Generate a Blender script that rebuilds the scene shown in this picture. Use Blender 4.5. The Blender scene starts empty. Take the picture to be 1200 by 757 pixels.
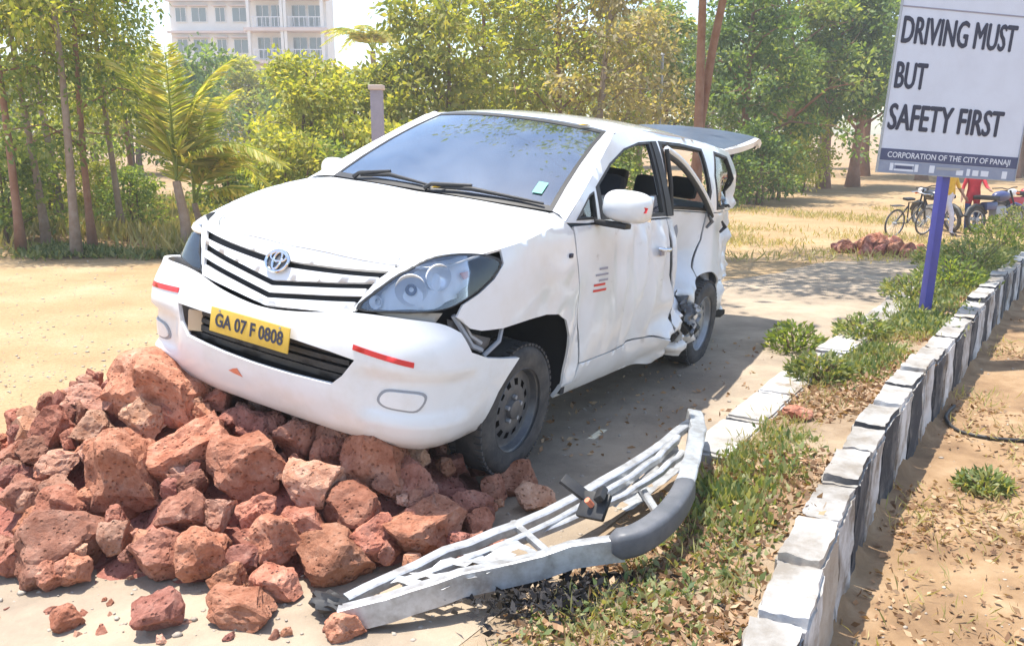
import bpy, bmesh, math, random, bisect
import numpy as np
from mathutils import Vector, Matrix, Euler, noise
from mathutils.geometry import delaunay_2d_cdt

SC = bpy.context.scene
COL = SC.collection
R = math.radians

# ------------------------------------------------------------------ camera
CAM_H, CAM_PITCH, FOCAL = 1.70, R(12.5), 1000.0      # focal length in pixels of a 1200 px wide picture
cam_data = bpy.data.cameras.new('camera')
cam_data.sensor_width = 36.0
cam_data.lens = 36.0 * FOCAL / 1200.0
cam_data.clip_start = 0.05
cam_data.clip_end = 4000
cam = bpy.data.objects.new('camera', cam_data)
COL.objects.link(cam)
cam.location = (0, 0, CAM_H)
cam.rotation_euler = (R(90) - CAM_PITCH, 0, 0)
SC.camera = cam

# ------------------------------------------------------------------ sky, sun, exposure
SUN_DIR = Vector((-0.86, 0.50, 0.0)).normalized()      # horizontal direction towards the sun
SUN_EL = R(76)
world = bpy.data.worlds.new('World')
SC.world = world
world.use_nodes = True
wn = world.node_tree
wn.nodes.clear()
sky = wn.nodes.new('ShaderNodeTexSky')
sky.sky_type = 'NISHITA'
sky.sun_disc = False
sky.sun_elevation = SUN_EL
sky.sun_rotation = math.atan2(SUN_DIR.x, SUN_DIR.y)
sky.dust_density = 1.0
sky.air_density = 1.0
sky.ozone_density = 1.0
bg = wn.nodes.new('ShaderNodeBackground')
bg.inputs['Strength'].default_value = 0.15
wo = wn.nodes.new('ShaderNodeOutputWorld')
wn.links.new(sky.outputs[0], bg.inputs['Color'])
wn.links.new(bg.outputs[0], wo.inputs[0])
sun_data = bpy.data.lights.new('sun', 'SUN')
sun_data.energy = 4.0
sun_data.angle = R(0.53)
sun_data.color = (1.0, 0.95, 0.86)
sun = bpy.data.objects.new('sun', sun_data)
COL.objects.link(sun)
sun_vec = Vector((SUN_DIR.x * math.cos(SUN_EL), SUN_DIR.y * math.cos(SUN_EL), math.sin(SUN_EL)))
sun.rotation_euler = sun_vec.to_track_quat('Z', 'Y').to_euler()
sun.location = (-8, 6, 14)
SC.view_settings.view_transform = 'Standard'
SC.view_settings.look = 'None'
SC.view_settings.exposure = 1.2
SC.view_settings.gamma = 1.0
SC.view_settings.use_curve_mapping = False
SC.render.engine = 'CYCLES'

# ------------------------------------------------------------------ helpers: small maths
def sst(a, b, t):
    t = min(1.0, max(0.0, (t - a) / (b - a)))
    return t * t * (3 - 2 * t)

def table(tab, t):
    """smooth monotone interpolation through a table of (t, value)"""
    if t <= tab[0][0]:
        return tab[0][1]
    for i in range(1, len(tab)):
        if t <= tab[i][0]:
            a, b = tab[i - 1], tab[i]
            k = (t - a[0]) / (b[0] - a[0])
            def sl(j):
                if j <= 0 or j >= len(tab) - 1:
                    j = max(1, min(j, len(tab) - 1))
                    return (tab[j][1] - tab[j - 1][1]) / (tab[j][0] - tab[j - 1][0])
                d0 = (tab[j][1] - tab[j - 1][1]) / (tab[j][0] - tab[j - 1][0])
                d1 = (tab[j + 1][1] - tab[j][1]) / (tab[j + 1][0] - tab[j][0])
                return 0 if d0 * d1 <= 0 else 2 * d0 * d1 / (d0 + d1)
            h = b[0] - a[0]
            m0, m1 = sl(i - 1) * h, sl(i) * h
            return (2*k**3 - 3*k*k + 1) * a[1] + (k**3 - 2*k*k + k) * m0 + (-2*k**3 + 3*k*k) * b[1] + (k**3 - k*k) * m1
    return tab[-1][1]

def catmull(pts, n=8, closed=False):
    out = []
    m = len(pts)
    rng = range(m) if closed else range(m - 1)
    for i in rng:
        if closed:
            p = [pts[(i + k) % m] for k in (-1, 0, 1, 2)]
        else:
            p = [pts[max(0, i - 1)], pts[i], pts[i + 1], pts[min(m - 1, i + 2)]]
        for k in range(n):
            t = k / n
            out.append(tuple(.5 * (2*b + (-a + c)*t + (2*a - 5*b + 4*c - d)*t*t + (-a + 3*b - 3*c + d)*t**3) for a, b, c, d in zip(*p)))
    if not closed:
        out.append(tuple(pts[-1]))
    return out

# ------------------------------------------------------------------ helpers: objects
def tag(o, label=None, cat=None, group=None, kind=None):
    if label: o['label'] = label
    if cat: o['category'] = cat
    if group: o['group'] = group
    if kind: o['kind'] = kind
    return o

def link(o, parent=None):
    COL.objects.link(o)
    if parent is not None:
        o.parent = parent
    return o

def empty(name, loc=(0, 0, 0), rot=(0, 0, 0), parent=None):
    o = bpy.data.objects.new(name, None)
    o.empty_display_size = 0.2
    o.location = loc
    o.rotation_euler = rot
    return link(o, parent)

def mesh_obj(name, verts, faces, mat, parent=None, smooth=False):
    me = bpy.data.meshes.new(name)
    me.from_pydata([tuple(v) for v in verts], [], [tuple(f) for f in faces])
    if smooth:
        me.polygons.foreach_set('use_smooth', [True] * len(me.polygons))
    if mat: me.materials.append(mat)
    me.update()
    return link(bpy.data.objects.new(name, me), parent)

def bm_obj(name, bm, mat, parent=None, smooth=False, sharp=35):
    bmesh.ops.recalc_face_normals(bm, faces=bm.faces)
    me = bpy.data.meshes.new(name)
    bm.to_mesh(me)
    bm.free()
    if smooth:
        me.polygons.foreach_set('use_smooth', [True] * len(me.polygons))
        me.set_sharp_from_angle(angle=R(sharp))
    if mat: me.materials.append(mat)
    return link(bpy.data.objects.new(name, me), parent)

def copy_tree(o, parent=None):
    c = o.copy()
    link(c, parent)
    for ch in list(o.children):
        copy_tree(ch, c)
    return c

def box_bm(bm, c, size, rot=None, bevel=0.0):
    m = Matrix.Translation(Vector(c)) @ (rot.to_matrix().to_4x4() if rot else Matrix()) @ Matrix.Diagonal((size[0], size[1], size[2], 1))
    r = bmesh.ops.create_cube(bm, size=1.0, matrix=m)
    if bevel > 0:
        es = list({e for v in r['verts'] for e in v.link_edges})
        bmesh.ops.bevel(bm, geom=es, offset=bevel, segments=2, affect='EDGES', profile=0.6)
    return bm

def box(name, c, size, mat, parent=None, rot=None, bevel=0.0, smooth=True):
    bm = bmesh.new()
    box_bm(bm, c, size, rot, bevel)
    return bm_obj(name, bm, mat, parent, smooth and bevel > 0)

def tube_bm(bm, pts, rad, n=10, caps=True):
    pts = [Vector(p) for p in pts]
    rads = rad if isinstance(rad, (list, tuple)) else [rad] * len(pts)
    rings = []
    ref = None
    for i, p in enumerate(pts):
        t = (pts[min(i + 1, len(pts) - 1)] - pts[max(i - 1, 0)]).normalized()
        if ref is None:
            ref = t.orthogonal().normalized()
        u = (ref - t * ref.dot(t))
        u = u.normalized() if u.length > 1e-5 else t.orthogonal().normalized()
        ref = u
        w = t.cross(u)
        rings.append([bm.verts.new(p + (u * math.cos(2*math.pi*k/n) + w * math.sin(2*math.pi*k/n)) * rads[i]) for k in range(n)])
    for a, b in zip(rings, rings[1:]):
        for k in range(n):
            bm.faces.new((a[k], a[(k + 1) % n], b[(k + 1) % n], b[k]))
    if caps:
        bm.faces.new(rings[0][::-1])
        bm.faces.new(rings[-1])
    return bm

def tube(name, pts, rad, mat, parent=None, n=10):
    bm = bmesh.new()
    tube_bm(bm, pts, rad, n)
    return bm_obj(name, bm, mat, parent, True, 50)

def lathe_bm(bm, prof, n=32, axis='y', skip=None):
    """prof: list of (radius, along); spun about the axis"""
    rings = []
    for r_, a in prof:
        ring = []
        for k in range(n):
            c, s = math.cos(2*math.pi*k/n) * r_, math.sin(2*math.pi*k/n) * r_
            ring.append(bm.verts.new((c, a, s) if axis == 'y' else (c, s, a)))
        rings.append(ring)
    for i, (a, b) in enumerate(zip(rings, rings[1:])):
        for k in range(n):
            if skip and skip(i, k): continue
            try: bm.faces.new((a[k], a[(k + 1) % n], b[(k + 1) % n], b[k]))
            except ValueError: pass
    return rings

def text_mesh(name, body, size, mat, parent, M, bold=0.0, align='CENTER', extrude=0.0008, sx=1.0, heavy=0.0):
    cu = bpy.data.curves.new('lettering_curve', 'FONT')
    cu.body = body
    cu.size = size
    cu.align_x = align
    cu.align_y = 'CENTER'
    cu.offset = bold
    cu.extrude = extrude
    cu.resolution_u = 3
    tmp = bpy.data.objects.new('lettering_curve', cu)
    COL.objects.link(tmp)
    dg = bpy.context.evaluated_depsgraph_get()
    me = bpy.data.meshes.new_from_object(tmp.evaluated_get(dg))
    bpy.data.objects.remove(tmp)
    bpy.data.curves.remove(cu)
    if heavy > 0:                   # broad brush strokes: the same letters laid side by side
        bm = bmesh.new()
        for dx, dy in ((-heavy, 0), (heavy, 0), (0, heavy * .5), (0, -heavy * .5)):
            m2 = me.copy()
            m2.transform(Matrix.Translation((dx, dy, (dx + dy) * .02)))
            bm.from_mesh(m2)
            bpy.data.meshes.remove(m2)
        bm.to_mesh(me)
        bm.free()
    me.transform(M @ Matrix.Diagonal((sx, 1, 1, 1)))
    me.materials.clear()
    me.materials.append(mat)
    me.name = name
    return link(bpy.data.objects.new(name, me), parent)

# ------------------------------------------------------------------ helpers: materials
def material(name, col, rough=0.6, metal=0.0, spec=0.5, noise_=None, bump=None, coat=0.0, col2=None, trans=None, rnd=0.0):
    """noise_=(scale, detail, contrast lo, hi) mixes col with col2; bump=(scale, strength, distance)"""
    m = bpy.data.materials.new(name)
    m.use_nodes = True
    nt = m.node_tree
    b = nt.nodes['Principled BSDF']
    b.inputs['Base Color'].default_value = (*col, 1)
    b.inputs['Roughness'].default_value = rough
    b.inputs['Metallic'].default_value = metal
    b.inputs['Specular IOR Level'].default_value = spec
    b.inputs['Coat Weight'].default_value = coat
    b.inputs['Coat Roughness'].default_value = 0.05
    tc = nt.nodes.new('ShaderNodeTexCoord')
    out = None
    if noise_:
        n = nt.nodes.new('ShaderNodeTexNoise')
        n.inputs['Scale'].default_value = noise_[0]
        n.inputs['Detail'].default_value = noise_[1]
        n.inputs['Roughness'].default_value = 0.65
        nt.links.new(tc.outputs['Object'], n.inputs['Vector'])
        r_ = nt.nodes.new('ShaderNodeValToRGB')
        r_.color_ramp.elements[0].position = noise_[2]
        r_.color_ramp.elements[0].color = (*col, 1)
        r_.color_ramp.elements[1].position = noise_[3]
        r_.color_ramp.elements[1].color = (*(col2 or col), 1)
        nt.links.new(n.outputs['Fac'], r_.inputs['Fac'])
        out = r_.outputs['Color']
    if rnd > 0:
        oi = nt.nodes.new('ShaderNodeObjectInfo')
        hs = nt.nodes.new('ShaderNodeHueSaturation')
        mr = nt.nodes.new('ShaderNodeMapRange')
        mr.inputs['To Min'].default_value = 1 - rnd
        mr.inputs['To Max'].default_value = 1 + rnd
        nt.links.new(oi.outputs['Random'], mr.inputs['Value'])
        nt.links.new(mr.outputs[0], hs.inputs['Value'])
        if out: nt.links.new(out, hs.inputs['Color'])
        else: hs.inputs['Color'].default_value = (*col, 1)
        out = hs.outputs['Color']
    if out:
        nt.links.new(out, b.inputs['Base Color'])
    if bump:
        n2 = nt.nodes.new('ShaderNodeTexNoise')
        n2.inputs['Scale'].default_value = bump[0]
        n2.inputs['Detail'].default_value = 8
        n2.inputs['Roughness'].default_value = 0.7
        nt.links.new(tc.outputs['Object'], n2.inputs['Vector'])
        bp = nt.nodes.new('ShaderNodeBump')
        bp.inputs['Strength'].default_value = bump[1]
        bp.inputs['Distance'].default_value = bump[2]
        nt.links.new(n2.outputs['Fac'], bp.inputs['Height'])
        nt.links.new(bp.outputs[0], b.inputs['Normal'])
    return m

def leaf_material(name, cols, transl=0.45, rough=0.5):
    """foliage: colour differs from leaf to leaf (mesh island) and tree to tree, light passes through"""
    m = bpy.data.materials.new(name)
    m.use_nodes = True
    nt = m.node_tree
    nt.nodes.clear()
    out = nt.nodes.new('ShaderNodeOutputMaterial')
    geo = nt.nodes.new('ShaderNodeNewGeometry')
    ramp = nt.nodes.new('ShaderNodeValToRGB')
    els = ramp.color_ramp.elements
    while len(els) < len(cols): els.new(0.5)
    for i, c in enumerate(cols):
        els[i].position = i / (len(cols) - 1)
        els[i].color = (*c, 1)
    nt.links.new(geo.outputs['Random Per Island'], ramp.inputs['Fac'])
    oi = nt.nodes.new('ShaderNodeObjectInfo')
    mr = nt.nodes.new('ShaderNodeMapRange')
    mr.inputs['To Min'].default_value = 0.85
    mr.inputs['To Max'].default_value = 1.15
    nt.links.new(oi.outputs['Random'], mr.inputs['Value'])
    hs = nt.nodes.new('ShaderNodeHueSaturation')
    nt.links.new(mr.outputs[0], hs.inputs['Value'])
    nt.links.new(ramp.outputs[0], hs.inputs['Color'])
    p = nt.nodes.new('ShaderNodeBsdfPrincipled')
    p.inputs['Roughness'].default_value = rough
    p.inputs['Specular IOR Level'].default_value = 0.3
    t = nt.nodes.new('ShaderNodeBsdfTranslucent')
    nt.links.new(hs.outputs[0], p.inputs['Base Color'])
    g2 = nt.nodes.new('ShaderNodeMixRGB')
    g2.blend_type = 'MULTIPLY'
    g2.inputs['Fac'].default_value = 1.0
    g2.inputs['Color2'].default_value = (1.6, 1.4, 0.45, 1)
    nt.links.new(hs.outputs[0], g2.inputs['Color1'])
    nt.links.new(g2.outputs[0], t.inputs['Color'])
    mx = nt.nodes.new('ShaderNodeMixShader')
    mx.inputs['Fac'].default_value = transl
    nt.links.new(p.outputs[0], mx.inputs[1])
    nt.links.new(t.outputs[0], mx.inputs[2])
    nt.links.new(mx.outputs[0], out.inputs[0])
    return m

def glass_material(name, tint, clear=0.6, rough=0.03, dust=0.0, sheen=(1, 1, 1)):
    """thin pane: part clear, part tinted film, with a sharp reflection"""
    m = bpy.data.materials.new(name)
    m.use_nodes = True
    nt = m.node_tree
    nt.nodes.clear()
    out = nt.nodes.new('ShaderNodeOutputMaterial')
    tr = nt.nodes.new('ShaderNodeBsdfTransparent')
    tr.inputs['Color'].default_value = (*tint, 1)
    gl = nt.nodes.new('ShaderNodeBsdfGlossy')
    gl.inputs['Roughness'].default_value = rough
    gl.inputs['Color'].default_value = (*sheen, 1)
    fr = nt.nodes.new('ShaderNodeFresnel')
    fr.inputs['IOR'].default_value = 1.6
    ad = nt.nodes.new('ShaderNodeMath')
    ad.operation = 'ADD'
    ad.use_clamp = True
    ad.inputs[1].default_value = 1 - clear
    nt.links.new(fr.outputs[0], ad.inputs[0])
    mx = nt.nodes.new('ShaderNodeMixShader')
    nt.links.new(ad.outputs[0], mx.inputs[0])
    nt.links.new(tr.outputs[0], mx.inputs[1])
    nt.links.new(gl.outputs[0], mx.inputs[2])
    last = mx.outputs[0]
    if dust > 0:                      # a thin uneven film of dust
        df = nt.nodes.new('ShaderNodeBsdfDiffuse')
        df.inputs['Color'].default_value = (.62, .58, .52, 1)
        tc = nt.nodes.new('ShaderNodeTexCoord')
        nz = nt.nodes.new('ShaderNodeTexNoise')
        nz.inputs['Scale'].default_value = 5.0
        nz.inputs['Detail'].default_value = 8
        nt.links.new(tc.outputs['Object'], nz.inputs['Vector'])
        mr = nt.nodes.new('ShaderNodeMapRange')
        mr.inputs['From Min'].default_value = .3; mr.inputs['From Max'].default_value = .7
        mr.inputs['To Min'].default_value = dust * .4; mr.inputs['To Max'].default_value = dust * 2.2
        nt.links.new(nz.outputs['Fac'], mr.inputs['Value'])
        m2 = nt.nodes.new('ShaderNodeMixShader')
        nt.links.new(mr.outputs[0], m2.inputs[0])
        nt.links.new(last, m2.inputs[1]); nt.links.new(df.outputs[0], m2.inputs[2])
        last = m2.outputs[0]
    nt.links.new(last, out.inputs[0])
    return m

def rock_material(name, cols):
    """pitted laterite: blotches, with pale highlights and pore shade put into the colour"""
    m = bpy.data.materials.new(name)
    m.use_nodes = True
    nt = m.node_tree
    b = nt.nodes['Principled BSDF']
    b.inputs['Roughness'].default_value = .95
    b.inputs['Specular IOR Level'].default_value = .15
    geo = nt.nodes.new('ShaderNodeNewGeometry')
    def nz(scale, detail, rough=.65):
        n = nt.nodes.new('ShaderNodeTexNoise')
        n.inputs['Scale'].default_value = scale; n.inputs['Detail'].default_value = detail; n.inputs['Roughness'].default_value = rough
        nt.links.new(geo.outputs['Position'], n.inputs['Vector'])
        return n
    r_ = nt.nodes.new('ShaderNodeValToRGB')  # stone blotches, with highlight and shade tones put into the colour
    while len(r_.color_ramp.elements) < 4: r_.color_ramp.elements.new(.5)
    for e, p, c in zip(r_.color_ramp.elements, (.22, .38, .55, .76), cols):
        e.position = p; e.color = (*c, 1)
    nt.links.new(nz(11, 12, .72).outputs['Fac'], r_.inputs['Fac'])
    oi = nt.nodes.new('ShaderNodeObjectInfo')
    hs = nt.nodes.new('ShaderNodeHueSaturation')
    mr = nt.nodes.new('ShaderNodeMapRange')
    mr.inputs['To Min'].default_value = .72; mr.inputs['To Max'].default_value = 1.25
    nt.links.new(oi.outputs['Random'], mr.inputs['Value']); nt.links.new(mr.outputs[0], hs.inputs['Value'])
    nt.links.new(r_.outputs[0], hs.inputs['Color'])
    mh = nt.nodes.new('ShaderNodeMapRange')         # some stones redder, some browner
    mh.inputs['From Min'].default_value = 0; mh.inputs['From Max'].default_value = 1
    mh.inputs['To Min'].default_value = .488; mh.inputs['To Max'].default_value = .504
    wn_ = nt.nodes.new('ShaderNodeTexWhiteNoise'); wn_.noise_dimensions = '1D'
    nt.links.new(oi.outputs['Random'], wn_.inputs['W']); nt.links.new(wn_.outputs['Value'], mh.inputs['Value'])
    nt.links.new(mh.outputs[0], hs.inputs['Hue'])
    vo = nt.nodes.new('ShaderNodeTexVoronoi')
    vo.inputs['Scale'].default_value = 42
    nt.links.new(geo.outputs['Position'], vo.inputs['Vector'])
    pr = nt.nodes.new('ShaderNodeValToRGB')
    pr.color_ramp.elements[0].position = .10; pr.color_ramp.elements[0].color = (.42, .36, .34, 1)
    pr.color_ramp.elements[1].position = .30; pr.color_ramp.elements[1].color = (1, 1, 1, 1)
    nt.links.new(vo.outputs['Distance'], pr.inputs['Fac'])
    mu = nt.nodes.new('ShaderNodeMixRGB'); mu.blend_type = 'MULTIPLY'; mu.inputs['Fac'].default_value = .55  # shade in the pores, multiplied into the colour
    nt.links.new(hs.outputs[0], mu.inputs['Color1']); nt.links.new(pr.outputs[0], mu.inputs['Color2'])
    nt.links.new(mu.outputs[0], b.inputs['Base Color'])
    ad = nt.nodes.new('ShaderNodeMath'); ad.operation = 'ADD'
    nt.links.new(nz(34, 10, .75).outputs['Fac'], ad.inputs[0]); nt.links.new(pr.outputs[0], ad.inputs[1])
    bp = nt.nodes.new('ShaderNodeBump'); bp.inputs['Strength'].default_value = .85; bp.inputs['Distance'].default_value = .022
    nt.links.new(ad.outputs[0], bp.inputs['Height']); nt.links.new(bp.outputs[0], b.inputs['Normal'])
    return m

def wreck_material():
    """white car paint on the struck flank: scuffs, smeared dirt and scratches down to bare metal"""
    m = material('scuffed_white_paint', (.76, .77, .78), .3, coat=.35)
    nt = m.node_tree
    b = nt.nodes['Principled BSDF']
    tc = nt.nodes.new('ShaderNodeTexCoord')
    mp = nt.nodes.new('ShaderNodeMapping')
    mp.inputs['Scale'].default_value = (1.6, 1, 2.6)
    nt.links.new(tc.outputs['Object'], mp.inputs['Vector'])
    n1 = nt.nodes.new('ShaderNodeTexNoise'); n1.inputs['Scale'].default_value = 3.4; n1.inputs['Detail'].default_value = 12; n1.inputs['Roughness'].default_value = .75
    nt.links.new(mp.outputs[0], n1.inputs['Vector'])
    n2 = nt.nodes.new('ShaderNodeTexNoise'); n2.inputs['Scale'].default_value = 2.1; n2.inputs['Detail'].default_value = 6
    nt.links.new(tc.outputs['Object'], n2.inputs['Vector'])
    r1 = nt.nodes.new('ShaderNodeValToRGB')
    r1.color_ramp.elements[0].position = .60; r1.color_ramp.elements[0].color = (0, 0, 0, 1)
    r1.color_ramp.elements[1].position = .74; r1.color_ramp.elements[1].color = (1, 1, 1, 1)
    nt.links.new(n1.outputs['Fac'], r1.inputs['Fac'])
    r2 = nt.nodes.new('ShaderNodeValToRGB')
    r2.color_ramp.elements[0].position = .40; r2.color_ramp.elements[0].color = (.76, .77, .78, 1)
    r2.color_ramp.elements[1].position = .75; r2.color_ramp.elements[1].color = (.60, .57, .53, 1)
    nt.links.new(n2.outputs['Fac'], r2.inputs['Fac'])
    mx = nt.nodes.new('ShaderNodeMixRGB')
    nt.links.new(r1.outputs[0], mx.inputs['Fac']); nt.links.new(r2.outputs[0], mx.inputs['Color1'])
    mx.inputs['Color2'].default_value = (.36, .34, .33, 1)
    nt.links.new(mx.outputs[0], b.inputs['Base Color'])
    bp = nt.nodes.new('ShaderNodeBump'); bp.inputs['Strength'].default_value = .35; bp.inputs['Distance'].default_value = .02
    nt.links.new(n2.outputs['Fac'], bp.inputs['Height']); nt.links.new(bp.outputs[0], b.inputs['Normal'])
    return m

M = {}
M['paint'] = material('white_car_paint', (.76, .77, .78), .30, coat=1.0, noise_=(5, 8, .42, .80), col2=(.69, .67, .63))
M['bumper_paint'] = material('white_bumper_plastic', (.78, .79, .80), .28, coat=.4, noise_=(4, 8, .48, .85), col2=(.66, .63, .58))
M['black'] = material('black_plastic', (.018, .018, .02), .55, noise_=(20, 4, .4, .8), col2=(.035, .033, .03))
M['dark'] = material('dark_interior', (.03, .03, .034), .8)
M['cavity'] = material('gap_shade_black', (.02, .02, .022), .9)  # near-black stands in for the shade inside gaps and openings
M['rubber'] = material('tyre_rubber', (.035, .034, .036), .75, noise_=(9, 5, .4, .75), col2=(.11, .10, .09), bump=(60, .3, .004))
M['steel'] = material('painted_steel_wheel', (.10, .105, .115), .45, metal=.5, noise_=(14, 5, .4, .8), col2=(.19, .18, .17))
M['silver'] = material('silver_wheel_cover', (.38, .39, .41), .4, metal=.5, noise_=(14, 5, .4, .8), col2=(.27, .26, .25))
M['chrome'] = material('chrome', (.75, .76, .78), .12, metal=1.0)
M['alu'] = material('scratched_silver_metal', (.52, .54, .56), .40, metal=.45, noise_=(13, 9, .40, .68), col2=(.28, .27, .26), bump=(30, .15, .01))
M['seat'] = material('grey_seat_fabric', (.30, .31, .34), .9)
M['wreck'] = wreck_material()
M['trim'] = material('light_grey_trim', (.32, .33, .35), .8)
M['glass'] = glass_material('window_glass', (.80, .90, .86), .90)
M['windscreen'] = glass_material('windscreen_glass', (.66, .82, 1.0), .76, dust=.03, sheen=(.82, .91, 1.0))  # blue of the sky reflection is put into tint and sheen
M['gateglass'] = material('dark_tailgate_glass', (.05, .065, .09), .32, spec=.35, noise_=(5, 6, .4, .8), col2=(.09, .10, .12))
M['lens'] = glass_material('headlamp_lens', (.97, .98, 1.0), .97)
M['red'] = material('red_tape', (.62, .03, .025), .4)
M['amber'] = material('amber_plastic', (.65, .14, .03), .3)
M['orange'] = material('orange_scrape', (.72, .22, .12), .6)
M['yellow'] = material('yellow_plate', (.70, .46, .06), .45, noise_=(18, 4, .4, .8), col2=(.58, .36, .05))
M['ink'] = material('dark_lettering', (.035, .037, .062), .6)
M['bar'] = material('satin_grille_bar', (.72, .73, .75), .25, coat=.5)
M['greyink'] = material('grey_print', (.30, .28, .32), .6)
M['whiteink'] = material('white_lettering', (.72, .74, .78), .6)
M['navy'] = material('navy_board_paint', (.07, .08, .15), .6, noise_=(6, 4, .4, .8), col2=(.10, .11, .18))
M['bluegrey'] = material('blue_grey_board_paint', (.24, .27, .36), .6, noise_=(5, 4, .4, .8), col2=(.32, .35, .42))
M['board'] = material('white_board_paint', (.66, .69, .76), .55, noise_=(4, 5, .4, .8), col2=(.60, .62, .68))
M['violet'] = material('violet_pole_paint', (.065, .07, .33), .5, noise_=(7, 5, .45, .8), col2=(.06, .06, .20))
M['galv'] = material('grey_steel', (.35, .36, .38), .5, metal=.4)
M['rock'] = rock_material('laterite_stone', [(.08, .03, .018), (.32, .125, .07), (.48, .225, .14), (.62, .38, .27)])
M['rockpale'] = rock_material('pale_dusty_laterite', [(.14, .055, .035), (.42, .20, .12), (.54, .31, .21), (.66, .46, .34)])
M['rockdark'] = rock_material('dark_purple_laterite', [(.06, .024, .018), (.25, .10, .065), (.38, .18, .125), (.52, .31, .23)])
M['bark'] = material('brown_bark', (.16, .10, .07), .9, noise_=(6, 6, .35, .7), col2=(.28, .19, .13), bump=(22, .7, .03))
M['barkpale'] = material('pale_bark', (.36, .28, .22), .9, noise_=(6, 6, .35, .7), col2=(.24, .16, .11), bump=(22, .6, .03))
M['barkred'] = material('reddish_bark', (.27, .13, .08), .9, noise_=(6, 6, .35, .7), col2=(.36, .21, .14), bump=(22, .6, .03))
M['leaf_dark'] = leaf_material('dark_green_leaves', [(.075, .14, .045), (.13, .22, .07), (.24, .33, .11)], .5)
M['leaf_mid'] = leaf_material('mid_green_leaves', [(.11, .18, .06), (.20, .28, .085), (.33, .38, .14)], .52)
M['leaf_lime'] = leaf_material('yellow_green_leaves', [(.20, .26, .045), (.33, .37, .08), (.48, .46, .16)], .52)
M['leaf_dry'] = leaf_material('dry_olive_leaves', [(.26, .22, .12), (.35, .33, .16), (.50, .43, .26)], .45)
M['frond'] = leaf_material('palm_frond', [(.22, .30, .06), (.40, .43, .13), (.62, .55, .27)], .5)
M['grass_dry'] = leaf_material('dry_grass', [(.26, .27, .09), (.36, .33, .15), (.45, .38, .20)], .35)
M['weed'] = leaf_material('weed_leaves', [(.09, .145, .055), (.20, .25, .10), (.38, .38, .19)], .40)
M['litter'] = leaf_material('dry_fallen_leaves', [(.16, .09, .05), (.34, .20, .11), (.50, .36, .23)], .15, .8)
M['litter_black'] = leaf_material('blackened_leaves', [(.012, .012, .014), (.03, .028, .03), (.05, .045, .045)], .1, .8)

# ------------------------------------------------------------------ the lie of the land
KERB = [(-.12, .2), (.36, 1.25), (1.0, 2.56), (1.36, 3.22), (1.82, 4.02), (2.55, 5.12), (3.57, 6.56), (4.95, 8.55), (6.44, 10.66), (9.5, 14.8), (14.0, 21.0)]   # outer top edge of the tall kerb

def kerb_x(y):
    for (x0, y0), (x1, y1) in zip(KERB, KERB[1:]):
        if y <= y1 or (x1, y1) == KERB[-1]:
            return x0 + (x1 - x0) * (y - y0) / (y1 - y0)

def slope(y):
    return -0.62 * sst(8.5, 20.0, y)

def ground_z(x, y):
    z = slope(y)
    z += 0.05 * noise.noise((x * .35, y * .35, 0)) * sst(6, 14, abs(x) + .5 * y) + .012 * noise.noise((x * 1.3, y * 1.3, 4))
    if y < 24:
        d = x - kerb_x(y)
        z += -0.28 * sst(-.12, .0, d) * (1 - sst(15, 24, y)) + .02 * noise.noise((x * 2.2, y * 2.2, 2)) * sst(.1, .6, d)
    if y > 12:                      # low bank under the trees on the far left
        z += .35 * sst(-4, -9, x) * sst(12.5, 16, y)
    return z

def at(px, py, z=None):
    """where the line of sight through a measured picture point meets the ground (or the level z)"""
    c, s = math.cos(CAM_PITCH), math.sin(CAM_PITCH)
    v = -(py - 378.5) / FOCAL
    d = Vector(((px - 600) / FOCAL, c + v * s, -s + v * c))
    o = Vector((0, 0, CAM_H))
    if z is not None:
        return o + d * ((z - CAM_H) / d.z)
    t = .5
    while t < 300:
        p = o + d * t
        if p.z < ground_z(p.x, p.y):
            return p
        t += .01 + t * .002
    return o + d * t

# ================================================================== THE CAR
# body frame: x forward from the front axle, y to the car's left, z up from its wheels' level
PLAN = [(.880, 0), (.876, .20), (.864, .41), (.828, .60), (.757, .745), (.630, .838), (.445, .870), (.20, .878), (-.05, .883), (-.5, .886), (-1.5, .888), (-2.5, .886), (-3.0, .875), (-3.35, .845), (-3.56, .78), (-3.67, .64), (-3.71, .4), (-3.72, 0)]
_pp = catmull([(PLAN[1][0], -PLAN[1][1])] + PLAN + [(PLAN[-2][0], -PLAN[-2][1])], 24)[24:-25 + 1]
_ps = [0.0]
for _i in range(1, len(_pp)):
    _ps.append(_ps[-1] + math.dist(_pp[_i - 1], _pp[_i]))
SMAX = _ps[-1]

def plan(s):
    sg = 1
    if s < 0: s, sg = -s, -1
    s = min(s, SMAX - 1e-6)
    i = max(1, min(bisect.bisect_right(_ps, s), len(_ps) - 1))
    k = (s - _ps[i - 1]) / (_ps[i] - _ps[i - 1])
    a, b = _pp[i - 1], _pp[i]
    x, y = a[0] + (b[0] - a[0]) * k, a[1] + (b[1] - a[1]) * k
    j0, j1 = max(0, i - 4), min(len(_pp) - 1, i + 3)
    tx, ty = _pp[j1][0] - _pp[j0][0], _pp[j1][1] - _pp[j0][1]
    if s < .03: tx, ty = 0, 1
    l = math.hypot(tx, ty)
    return x, y * sg, -ty / l, tx / l * sg

FRONT = [(.16, .26), (.20, .17), (.25, .09), (.32, .035), (.42, .006), (.52, 0), (.62, .004), (.69, .02), (.74, .045), (.80, .065), (.88, .095), (.95, .135), (1.0, .18), (1.06, .27), (1.15, .42), (1.25, .6)]
SIDE = [(.16, .14), (.25, .075), (.33, .04), (.45, .018), (.58, .004), (.70, 0), (.82, .001), (.92, .008), (1.0, .018), (1.06, .028), (1.10, .037), (1.14, .049), (1.18, .07), (1.25, .2)]

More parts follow.
